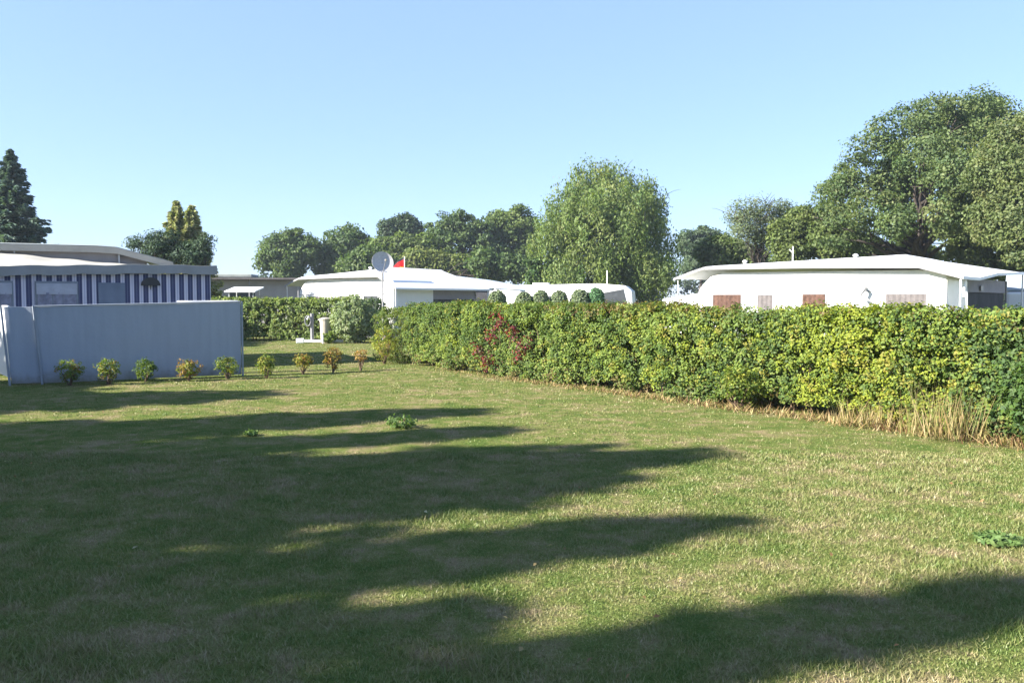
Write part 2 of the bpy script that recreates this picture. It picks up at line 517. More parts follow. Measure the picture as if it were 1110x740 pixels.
def hedge(name, label, cat, path, height, half, clump_d, per, leaf, cr, colour_fn, group=None, foot=0.22, bumps=0.1, stems=60, seed=1, ends=(0.0, 0.0), aspect=0.62):
    """clipped or wild hedge along a ground path [(x,y),...]; cross-section is a rounded box"""
    path = [Vector((a, b, 0)) for a, b in path]
    t = thing(name, path[0].lerp(path[-1], 0.5), label, cat, group)
    segs = [(path[i], path[i + 1]) for i in range(len(path) - 1)]
    Ls = [(b - a).length for a, b in segs]; Lt = sum(Ls)
    per_len = 2 * height + 2 * half
    n = int(Lt * per_len * clump_d)
    s = rng.uniform(0, Lt, n)
    P0 = np.zeros((n, 3)); NR = np.zeros((n, 3)); acc = 0
    q = rng.uniform(0, 1, n) * per_len
    for (a, b), L in zip(segs, Ls):
        m = (s >= acc) & (s <= acc + L)
        d = (b - a) / L; nv = np.array([-d.y, d.x, 0.0])
        base = np.array(a[:])[None] + np.outer(s[m] - acc, np.array(d[:]))
        qq = q[m]
        # front side, top, back side
        off = np.where(qq < height, -half, np.where(qq < height + 2 * half, -half + (qq - height), half))
        z = np.where(qq < height, qq, np.where(qq < height + 2 * half, height, per_len - qq))
        no = np.where(qq < height, -1.0, np.where(qq < height + 2 * half, 0.0, 1.0))
        nz = np.where((qq >= height) & (qq < height + 2 * half), 1.0, 0.15)
        # rounding of the shoulders
        e = np.clip((z - (height - 0.25)) / 0.25, 0, 1)
        off = off * (1 - 0.22 * e * e)
        P0[m] = base + nv[None] * off[:, None]; P0[m, 2] = z
        NR[m] = nv[None] * no[:, None]; NR[m, 2] = nz
        acc += L
    # rounded ends
    if ends[0]:
        k = np.clip(1 - s / ends[0], 0, 1); ctr = np.array(path[0][:]); 
        P0[:, 2] *= 1 - 0.16 * k ** 2
    if ends[1]:
        k = np.clip(1 - (Lt - s) / ends[1], 0, 1); P0[:, 2] *= 1 - 0.16 * k ** 2
    NR = unit(NR)
    bump = (vnoise(P0, 1.3, seed) - 0.5) * 2 * bumps + (vnoise(P0, 3.6, seed + 1) - 0.5) * bumps * 1.2
    depth = rng.exponential(0.09, n); core = rng.uniform(0, 1, n) < 0.42; depth = np.where(core, rng.uniform(0.1, 0.9 * half, n), depth)
    P0 = P0 + NR * (bump - depth)[:, None]
    P0[:, 2] = np.maximum(P0[:, 2], foot * rng.uniform(0.3, 1.3, n))
    hole = vnoise(P0, 2.1, seed + 7) + rng.uniform(-0.12, 0.12, n)
    keep = ((hole > 0.17) | core) & ~((P0[:, 2] < foot * 1.5) & (vnoise(P0, 1.6, seed + 9) > 0.55))
    P0, NR, s = P0[keep], NR[keep], s[keep]
    k = rng.integers(max(2, int(per * 0.6)), int(per * 1.4), len(P0)); cid = np.repeat(np.arange(len(P0)), k); m = len(cid)
    off = unit(rng.normal(size=(m, 3))) * rng.uniform(0.15, 1, (m, 1)) ** 0.5 * cr * rng.uniform(0.6, 1.4, len(P0))[cid][:, None]
    Cn = P0[cid] + off
    nn = unit(NR[cid] * 0.8 + np.array([0, 0, 0.4]) + rng.normal(size=(m, 3)) * 0.42)
    Cn[:, 2] = np.maximum(Cn[:, 2], 0.03)
    A, B = leaf_axes(nn, leaf, aspect, m)
    colr = colour_fn(P0, s, Lt)[cid] * 0.65 + 0.35 * colour_fn(Cn, s[cid], Lt)
    quads('foliage', Cn, A, B, colr * rng.uniform(0.8, 1.2, (m, 1)), M['leaf'], t)
    st = MB()
    for _ in range(stems):
        r = random.uniform(0.02, 0.98) * Lt; acc = 0
        for (a, b), L in zip(segs, Ls):
            if r <= acc + L: break
            acc += L
        d = (b - a) / L; p = a + d * (r - acc) + Vector((-d.y, d.x, 0)) * random.uniform(-0.35, 0.6) * half
        e = p + Vector((random.gauss(0, 0.18), random.gauss(0, 0.18), height * random.uniform(0.55, 0.92)))
        limb(st, p - Vector((0, 0, 0.05)), e, random.uniform(0.012, 0.03), 0.006, 0.12, 4, 5)
    st.build('stems', M['twig'], t)
    return t

HD = Vector((9.2, -12.9, 0)).normalized(); HN = Vector((-HD.y, HD.x, 0))  # HN points away from the lawn (right/back)
def hedge_pt(t, inward): # t 0..1 as on the photo's foot line; inward metres behind the front
    p = Vector((-3.5, 22.5, 0)) + Vector((9.2, -12.9, 0)) * t + HN * inward
    return (p.x, p.y)

def main_colour(p, s, Lt):
    n = len(p); u = 0.07 + s / Lt * 1.15
    f = vnoise(p, 1.1, 21); f2 = vnoise(p, 2.8, 22); r = rng.uniform(0, 1, n)
    def bump_(c, w_): return np.exp(-((u - c) / w_) ** 2)
    wl = 0.08 + 0.48 * bump_(0.86, 0.055) + 0.10 * bump_(0.64, 0.08) + 0.16 * bump_(0.94, 0.03)      # lime
    wd = 0.22 + 0.45 * bump_(0.77, 0.045) + 0.5 * bump_(1.03, 0.06) + 0.12 * bump_(0.2, 0.1)         # dark green
    wl = np.clip(wl * (0.5 + 1.1 * f), 0, 1); wd = np.clip(wd * (1.5 - 1.1 * f), 0, 1)
    base = np.where((f2 > 0.5)[:, None], np.array(GREEN), np.array((0.175, 0.25, 0.05)))
    col = base * 1.0
    col = np.where((r < wd)[:, None], np.array(DGREEN), col)
    r2 = rng.uniform(0, 1, n)
    col = np.where((r2 < wl)[:, None], np.array(LIME) * 0.85, col)
    r3 = rng.uniform(0, 1, n)
    col = np.where((r3 < 0.05 + 0.12 * bump_(0.93, 0.06) * (p[:, 2] < 1.2))[:, None], np.array(YELLOW), col)
    top = np.clip((p[:, 2] - 1.3) / 0.3, 0, 1) * (0.15 + 0.5 * bump_(0.62, 0.16))
    r4 = rng.uniform(0, 1, n)
    col = np.where((r4 < top * 0.55)[:, None], np.array(BROWN) * 1.25, col)
    low = np.clip(1 - p[:, 2] / 0.35, 0, 1) * 0.5
    col = np.where((rng.uniform(0, 1, n) < low * 0.6)[:, None], np.array((0.2, 0.13, 0.06)), col)
    return col

hedge('hedge', 'long unclipped mixed green hedge running along the right side of the lawn', 'hedge',
      [hedge_pt(0.07, 0.6), hedge_pt(0.5, 0.55), hedge_pt(0.8, 0.6), hedge_pt(1.22, 0.55)], 1.54, 0.58, 250, 26, 0.047, 0.095, main_colour, bumps=0.075, stems=150, seed=4, foot=0.13)

def privet_colour(p, s, Lt):
    return palette([(0.085, 0.14, 0.022), (0.13, 0.175, 0.025), (0.19, 0.20, 0.04)], [3, 3, 1], len(p))
hedge('clipped_bush', 'rounded clipped small leaved bush ending the long hedge at its far end', 'bush',
      [hedge_pt(-0.045, 0.62), hedge_pt(0.075, 0.6)], 1.5, 0.62, 260, 16, 0.038, 0.055, privet_colour, bumps=0.05, stems=14, seed=12, ends=(0.7, 0), foot=0.08)

def small_bush(name, label, cat, base, r, h, cols, wts, n_clump, per, leaf, group=None, stem=None, cr=0.07, z0=None, mat='leaf', hang=0.0, flatten=1.0):
    base = Vector(base); t = thing(name, base, label, cat, group)
    z0 = 0.28 * h if z0 is None else z0
    lobes = [(base.x, base.y, (h + z0) / 2, r, r * flatten, (h - z0) / 2)]
    C, cid, nr, cc = crown_points(lobes, n_clump, per, cr, (0.35, 1.0), 0.9)
    C[:, 2] = np.maximum(C[:, 2], 0.03)
    m = len(C); nn = unit(nr + rng.normal(size=(m, 3)) * 0.6)
    A, B = leaf_axes(nn, leaf, 0.55, m)
    pc = palette(cols, wts, n_clump, 0.2)
    quads('crown', C, A, B, 0.6 * pc[cid] + 0.4 * palette(cols, wts, m, 0.2), M[mat], t)
    st = MB().tube([base - Vector((0, 0, 0.06)), base + Vector((0, 0, 0.05))], [0.03, 0.014], 7)
    for k in range(stem or 6):
        c = Vector(cc[random.randrange(len(cc))])
        limb(st, base + Vector((random.gauss(0, 0.006), random.gauss(0, 0.006), -0.04)), c, 0.013, 0.004, 0.1, 3, 5)
    st.build('stems', M['twig'], t)
    return t

p = hedge_pt(0.335, 0.32)
t = thing('red_leaved_shrub', (p[0], p[1], 0), 'dark red leaved shrub growing out of the green hedge', 'shrub')
lob = []
for tt, zz, r in ((0.30, 0.55, 0.2), (0.325, 0.35, 0.24), (0.335, 0.85, 0.2), (0.36, 1.2, 0.22), (0.385, 1.05, 0.2), (0.41, 0.8, 0.22), (0.345, 1.35, 0.15), (0.40, 0.5, 0.16)):
    q = hedge_pt(tt, -0.03); lob.append((q[0], q[1], zz, r, r, r))
C, cid, nr, cc = crown_points(lob, 120, 8, 0.11, (0.2, 1.0), 0.9)
A, B = leaf_axes(unit(nr + rng.normal(size=nr.shape) * 0.6), 0.065, 0.6, len(C))
quads('crown', C, A, B, palette([(0.24, 0.03, 0.035), (0.13, 0.03, 0.04), (0.30, 0.07, 0.04), (0.13, 0.09, 0.05), GREEN], [2.4, 2.4, 0.8, 1.6, 1], len(C)), M['leaf'], t)
st = MB()
for c in cc[::9]:
    limb(st, (p[0], p[1], -0.03), c, 0.014, 0.005, 0.08, 4, 5)
st.build('stems', M['twig'], t)

q = hedge_pt(1.045, -0.2)
small_bush('dark_bush', 'dark blue green bush bulging from the near end of the hedge', 'bush', (q[0], q[1], 0), 0.62, 1.15, [DGREEN, (0.065, 0.125, 0.035), GREEN], [1, 3, 2], 420, 15, 0.065, stem=14, cr=0.1, z0=0.05)
q = hedge_pt(0.765, -0.12)
small_bush('lime_shrub', 'low yellow green shrub leaning out of the hedge foot', 'shrub', (q[0], q[1], 0), 0.36, 0.62, [(0.24, 0.29, 0.05), GREEN, YELLOW], [3, 3, 0.6], 130, 12, 0.06, stem=10, cr=0.09, z0=0.12)
q = hedge_pt(0.045, -0.32)
small_bush('golden_shrub', 'yellow green upright young shrub in front of the clipped bush', 'shrub', (q[0], q[1], 0), 0.36, 1.0, [YGREEN, YELLOW, LIME], [2, 2, 1], 150, 12, 0.045, stem=8, cr=0.07, z0=0.06)

# tall dry grass at the foot of the hedge
def dry_tuft(name, label, base, r, h, n, cols):
    base = Vector(base)
    ang = rng.uniform(0, 6.28, n); rad = r * rng.uniform(0, 1, n) ** 0.6
    bx = base.x + rad * np.cos(ang); by = base.y + rad * np.sin(ang)
    hh = h * rng.uniform(0.45, 1.05, n)
    ln = rng.normal(size=(n, 2)) * 0.22
    A = np.stack([ln[:, 0] * hh, ln[:, 1] * hh, hh], 1) * 0.5
    sd = unit(np.stack([rng.normal(size=n), rng.normal(size=n), np.zeros(n)], 1)) * 0.005
    C = np.stack([bx, by, np.zeros(n)], 1) + A
    o = quads(name, C, A, sd, palette(cols, [1] * len(cols), n), M['dry'], None, 0.1, 0.5)
    return tag(o, label, 'grass clump')
STRAW = [(0.42, 0.31, 0.14), (0.30, 0.22, 0.10), (0.26, 0.24, 0.08), (0.48, 0.38, 0.2)]
q = hedge_pt(0.965, -0.18); dry_tuft('dry_grass_clump', 'tall straw coloured grass clump at the hedge foot beside the dark bush', (q[0], q[1], 0), 0.5, 0.66, 300, STRAW + [(0.2, 0.22, 0.07)])
q = hedge_pt(0.895, -0.12); dry_tuft('dry_grass_clump', 'shorter thin straw grass clump below the bright yellow green hedge leaves', (q[0], q[1], 0), 0.4, 0.38, 200, STRAW)
# dry fringe all along the foot: uncountable
n = 4200
tt = 0.12 + 1.03 * rng.uniform(0, 1, n) ** 0.55; inn = rng.normal(-0.12, 0.16, n)
base = np.array([-3.5, 22.5, 0])[None] + np.outer(tt, [9.2, -12.9, 0]) + np.outer(inn, np.array(HN[:]))
hh = 0.035 + 0.17 * rng.uniform(0, 1, n) ** 2 * np.clip(tt, 0.2, 1) ** 1.5
A = np.stack([rng.normal(size=n) * hh * 0.6, rng.normal(size=n) * hh * 0.6, hh], 1) * 0.5
sd = unit(np.stack([rng.normal(size=n), rng.normal(size=n), np.zeros(n)], 1)) * 0.008
g = quads('dry_grass', base + A, A, sd, palette(STRAW + [(0.17, 0.10, 0.05)], [1, 1, 1, 1, 2], n), M['dry'], None, 0.1, 0.5)
tag(g, 'dry straw fringe and dead leaves along the foot of the hedge', 'grass', kind='stuff')

# ------------------------------------------------------------------ row of young shrubs
SH = [(76, 418, 27, 29, 'round green young shrub, first of the row before the left end of the grey screen', (GREEN, YGREEN, ORANGE), (3, 3, 1)),
      (117, 417, 27, 29, 'round yellow green young shrub, second of the row before the grey screen', (YGREEN, GREEN, ORANGE), (3, 2, 1)),
      (158, 414, 22, 26, 'compact dark green young shrub before the middle of the grey screen', (GREEN, DGREEN, YGREEN), (3, 2, 2)),
      (205, 413, 26, 24, 'orange brown tinged young shrub before the grey screen', (ORANGE, YGREEN, GREEN), (3, 3, 1)),
      (247, 411, 27, 26, 'green young shrub at the right corner of the grey screen', (GREEN, YGREEN, YELLOW), (3, 3, 1)),
      (289, 410, 19, 26, 'narrow yellow green young shrub just right of the grey screen', (YGREEN, GREEN, YELLOW), (3, 2, 2)),
      (328, 406, 22, 22, 'low golden brown young shrub on a short bare stem', (ORANGE, YELLOW, YGREEN), (2, 3, 2)),
      (361, 404, 20, 29, 'tallest orange and green young shrub of the row', (ORANGE, YELLOW, GREEN), (3, 2, 1)),
      (391, 402, 15, 25, 'thin withered orange young shrub with sparse leaves', (ORANGE, (0.42, 0.26, 0.12), YELLOW), (3, 2, 1)),
      (417, 393, 15, 27, 'withered pale orange young shrub beside the clipped bush', (ORANGE, (0.45, 0.27, 0.14), (0.4, 0.3, 0.12)), (3, 2, 1))]
for i, (px, py, wd_, hg, lab, cols, wts) in enumerate(SH):
    d = F_PX * H_EYE / (py - 326.0)
    g0 = P(px, py, d); s = d / F_PX
    sparse = i >= 8
    small_bush('young_shrub', lab, 'shrub', (g0.x, d, 0), wd_ * s * 0.5, hg * s, cols, wts, 45 if sparse else 95, 7 if sparse else 11, 0.045,
               'young shrubs planted in a row on the lawn', 7, 0.06, z0=(0.35 if i in (6, 8) else 0.12) * hg * s)

# weeds on the lawn
for px, py, r, lab in ((435, 464, 0.2, 'lush green weed tuft growing between the tree shadows'), (1082, 592, 0.15, 'flat bright green weed rosette on the sunny right side of the lawn'),
                  (272, 473, 0.055, 'tiny pale weed at the edge of the tree shadow')):
    d = F_PX * H_EYE / (py - 326.0); g0 = P(px, py, d)
    small_bush('weed', lab, 'weed', (g0.x, d, 0), r, r * (0.22 if px > 1000 else 0.8), [(0.14, 0.23, 0.07), (0.19, 0.27, 0.09)], [1, 1], 60, 8, 0.045, stem=5, cr=0.045, z0=0.0)

def screen_mat():
    m, n, out = new_mat('screen_sheet')
    b = N(n, 'ShaderNodeBsdfPrincipled'); b.inputs['Roughness'].default_value = 0.6
    tc = N(n, 'ShaderNodeTexCoord'); sep = N(n, 'ShaderNodeSeparateXYZ'); n.links.new(tc.outputs['Object'], sep.inputs[0])
    mp = N(n, 'ShaderNodeMapping'); mp.inputs['Scale'].default_value = (5, 5, 0.5); n.links.new(tc.outputs['Object'], mp.inputs[0])
    st = N(n, 'ShaderNodeTexNoise'); st.inputs['Scale'].default_value = 1.6; st.inputs['Detail'].default_value = 6; n.links.new(mp.outputs[0], st.inputs['Vector'])
    r1 = ramp(n, st.outputs['Fac'], [(0.3, (0.25, 0.285, 0.335)), (0.5, (0.265, 0.30, 0.355)), (0.7, (0.28, 0.315, 0.372))])  # blue-grey base holds the shaded tone; the sunlit panels use white paint
    t = noise(n, 7, 5, 0.7)
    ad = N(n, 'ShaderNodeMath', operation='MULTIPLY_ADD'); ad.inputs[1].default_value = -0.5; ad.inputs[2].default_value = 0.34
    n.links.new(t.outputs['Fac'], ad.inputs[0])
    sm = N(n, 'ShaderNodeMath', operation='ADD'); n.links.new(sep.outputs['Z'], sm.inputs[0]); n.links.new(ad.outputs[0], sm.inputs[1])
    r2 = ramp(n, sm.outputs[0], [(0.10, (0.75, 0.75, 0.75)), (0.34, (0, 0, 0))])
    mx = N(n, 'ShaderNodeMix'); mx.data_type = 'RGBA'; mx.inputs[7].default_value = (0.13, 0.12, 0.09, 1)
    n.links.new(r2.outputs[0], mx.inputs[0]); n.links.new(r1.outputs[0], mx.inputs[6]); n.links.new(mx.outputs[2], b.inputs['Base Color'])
    bp = N(n, 'ShaderNodeBump'); bp.inputs['Strength'].default_value = 0.35; bp.inputs['Distance'].default_value = 0.05
    t2 = noise(n, 2.2, 3, 0.5); n.links.new(t2.outputs['Fac'], bp.inputs['Height']); n.links.new(bp.outputs[0], b.inputs['Normal'])
    n.links.new(b.outputs[0], out.inputs[0]); return m
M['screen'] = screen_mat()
# ------------------------------------------------------------------ grey windbreak screen
fl = Vector((-9.3, 16.4, 0)); fr = Vector((-5.98, 18.3, 0)); lp = Vector((-9.78, 16.17, 0)); le = Vector((-10.75, 17.0, 0))
t = thing('windbreak_screen', fl.lerp(fr, 0.5), 'long pale grey panelled windbreak screen behind the young shrubs', 'screen')
def wall_panel(a, b, z0a, z0b, z1a, z1b, th, name, mat, lean=0.0, n=16):
    d = (b - a).normalized(); nv = Vector((d.y, -d.x, 0))   # camera side
    grid = []
    for j in range(2):
        row = []
        for i in range(n + 1):
            f = i / n; p_ = a.lerp(b, f)
            z = (z0a + (z0b - z0a) * f) if j == 0 else (z1a + (z1b - z1a) * f)
            o = 0.012 * math.sin(f * 9) * (1 if j else 0.5)
            row.append(p_ + nv * (o) - d * lean * (z / 1.6) * (1 - f) + Vector((0, 0, z)))
        grid.append(row)
    m_ = MB(); m_.sheet(grid, th, nv); return m_.build(name, mat, t, bevel=0.004)
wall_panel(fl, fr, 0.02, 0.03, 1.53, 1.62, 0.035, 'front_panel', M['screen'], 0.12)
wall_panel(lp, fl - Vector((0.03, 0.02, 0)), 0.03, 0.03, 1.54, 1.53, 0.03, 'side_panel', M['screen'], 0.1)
wall_panel(le, lp - Vector((0.03, 0.0, 0)), 0.25, 0.15, 1.56, 1.56, 0.03, 'end_panel', M['white'], 0.1)
bk = Vector((-7.5, 18.6, 0)); bk2 = Vector((-6.22, 18.85, 0))
wall_panel(bk, bk2, 0.05, 0.05, 1.655, 1.66, 0.03, 'back_panel', M['white'])
for a, zt in ((fl + Vector((0.015, -0.05, 0)), 1.55), (fr + Vector((0.03, 0.0, 0)), 1.64), (lp + Vector((-0.01, -0.04, 0)), 1.57)):
    k = 0.12 if a.x < -7 else 0.0
    MB().tube([a, a + Vector((-0.85 * k, -0.5 * k, zt))], 0.022, 8).build('post', M['panel'], t)
# top rail of the front panel
dd = (fr - fl).normalized()
MB().tube([fl + Vector((-0.09, -0.07, 1.545)), fr + Vector((0, -0.02, 1.635))], 0.014, 6).build('top_rail', M['panel'], t)

# ------------------------------------------------------------------ striped awning and its caravan (left)
AR = Vector((-7.6, 21.0, 0)); ad = Vector((-0.85, -0.527, 0)).normalized(); ab = Vector((-0.527, 0.85, 0)).normalized()
AL = 6.2
t = thing('striped_awning', AR + ad * AL * 0.5 + ab * 1.2, 'blue and white striped caravan awning behind the grey screen', 'awning')
def apt(u, v, z): return AR + ad * u + ab * v + Vector((0, 0, z))
stripe = stripe_mat(tuple(ad), 0.205)
def fz(u): return 2.30 + 0.01 * math.sin(u * 2)
g_ = [[apt(u, 0.02 * math.sin(u * 5.0) * (1 - j), 0.02 + j * (fz(u) - 0.02)) for u in np.linspace(0.02, AL, 40)] for j in (0, 1)]
MB().sheet(g_, 0.02, -ab * 1).build('front_wall', stripe, t)
g_ = [[apt(0, v, 0.02 + j * (2.33 + 0.1 * v - 0.02)) for v in np.linspace(0.03, 2.5, 10)] for j in (0, 1)]
MB().sheet(g_, 0.02, -ad * 1).build('end_wall', stripe, t)
# canopy roof: sags towards the left, front edge lower there
def rz(u, v):
    f = min(1, max(0, (u - 1.3) / 3.2))
    front = 2.53 - 0.10 * f; back = 2.60 + 0.27 * f
    return front + (back - front) * (v + 0.12) / 2.7 - 0.05 * math.sin(math.pi * (v + 0.12) / 2.7) * (0.4 + f) - 0.012 * math.sin(u * 6)
g_ = [[apt(u, v, rz(u, v)) for u in np.linspace(-0.12, AL + 0.1, 34)] for v in np.linspace(-0.12, 2.6, 12)]
MB().sheet(g_, 0.015, (0, 0, 1)).build('canopy', M['cream'], t, smooth=True)
g_ = [[apt(u, -0.128 - 0.01 * math.sin(u * 8) * j, rz(u, -0.12) - 0.01 - j * 0.22 + (0.018 * abs(math.sin(u * 7)) if j else 0)) for u in np.linspace(-0.13, AL + 0.1, 70)] for j in (0, 1)]
MB().sheet(g_, 0.008, -ab).build('valance', M['valance'], t)
g_ = [[apt(-0.128, v, rz(0, v) - 0.01 - j * 0.16) for v in np.linspace(-0.12, 2.5, 20)] for j in (0, 1)]
MB().sheet(g_, 0.008, -ad).build('valance', M['valance'], t)
for u0, u1, z0, z1, lab in ((2.98, 3.86, 1.25, 2.10, None), (4.28, 5.3, 1.25, 2.10, None)):
    g_ = [[apt(u, -0.035 - 0.012 * math.sin((u - u0) / (u1 - u0) * math.pi), z) for u in np.linspace(u0, u1, 12)] for z in np.linspace(z0, z1, 4)]
    wn = MB().sheet(g_, 0.01, -ab).build('window', M['pvc'], t)
    g_ = [[apt(u, -0.055 - 0.01 * math.sin(u * 30), z) for u in np.linspace(u0 + 0.05, u1 - 0.05, 30)] for z in (z0 + 0.02, z1 - 0.26)]
    MB().sheet(g_, 0.004, -ab).build('curtain', M['lilac'], wn)
    g_ = [[apt(u, -0.066 - 0.008 * math.sin(u * 24), z) for u in np.linspace(u0 + 0.03, u1 - 0.03, 30)] for z in (z1 - 0.30, z1 - 0.05)]
    MB().sheet(g_, 0.004, -ab).build('pelmet', M['pelmet'], wn)
g_ = [[apt(u, -0.03 - 0.012 * math.sin(u * 22), z) for u in np.linspace(1.98, 2.56, 26)] for z in (0.1, 2.08)]
MB().sheet(g_, 0.01, -ab).build('door_flap', plain('pale_blue_flap', (0.15, 0.18, 0.24), 0.8, 0.1, 3, 0.2), t)
for u in (0.0, 1.75, 2.75, 4.1):
    MB().tube([apt(u + 0.03, 0.06, 0), apt(u + 0.03, 0.06, 2.42)], 0.016, 6).build('pole', M['metal'], t)
# black half-round ornament on the awning wall
c = apt(1.42, -0.07, 2.02)
fan = MB(); vs_ = [c]; K = 14
for i in range(K + 1):
    a = math.pi * i / K; vs_.append(c + ad * math.cos(a) * 0.22 + Vector((0, 0, math.sin(a) * 0.2)))
tip = [v - ab * 0.03 for v in vs_]
fan.add(vs_ + tip, [tuple(range(len(vs_) - 1, -1, -1)), tuple(range(len(vs_), 2 * len(vs_)))] + [(i, (i + 1) % len(vs_), len(vs_) + (i + 1) % len(vs_), len(vs_) + i) for i in range(len(vs_))])
fan.tube([c - ab * 0.015, c - ab * 0.015 - Vector((0, 0, 0.1))], 0.012, 6)
o = fan.build('wall_ornament', M['black']); tag(o, 'black half round fan shaped ornament hanging on the striped awning wall', 'ornament')

t = thing('old_caravan', apt(3.4, 4.0, 0), 'caravan under a weathered grey canopy roof behind the striped awning', 'caravan')
MB().hexa([apt(u, v, 0.35) for u, v in ((0.9, 2.72), (6.6, 2.72), (6.6, 4.9), (0.9, 4.9))], [apt(u, v, 3.0 if u > 1.5 else 2.86) for u, v in ((1.1, 2.74), (6.6, 2.74), (6.6, 4.9), (1.1, 4.9))]).build('body', M['greywall'], t, bevel=0.06)
prof = [(0.45, 2.72), (1.0, 2.86), (1.85, 3.08), (2.4, 3.10), (6.9, 3.06)]
g_ = [[apt(u, v, z + (0.05 if 3 < v < 4.5 else 0)) for u, z in prof] for v in (2.55, 3.1, 4.4, 5.1)]
MB().sheet(g_, 0.03, (0, 0, 1)).build('roof', M['roofgrey'], t)
MB().hexa([apt(u, v, 2.6) for u, v in ((1.75, 2.69), (6.6, 2.69), (6.6, 2.73), (1.75, 2.73))], [apt(u, v, 3.03) for u, v in ((1.75, 2.69), (6.6, 2.69), (6.6, 2.73), (1.75, 2.73))]).build('gable_board', M['greywall'], t)
g_ = [[apt(u, 2.535, z - 0.02 - j * 0.16) for u, z in prof] for j in (0, 1)]
MB().sheet(g_, 0.02, -ab).build('roof_edge', M['cream'], t)
for u in (1.8, 4.2, 6.3):
    MB().tube([apt(u, 2.62, 0), apt(u, 2.62, 3.02)], 0.025, 6).build('pole', M['metal'], t)
MB().box(apt(4.6, 2.69, 1.6), (0.9, 0.03, 0.7), math.atan2(ad.y, ad.x)).build('window', M['glass'], t)

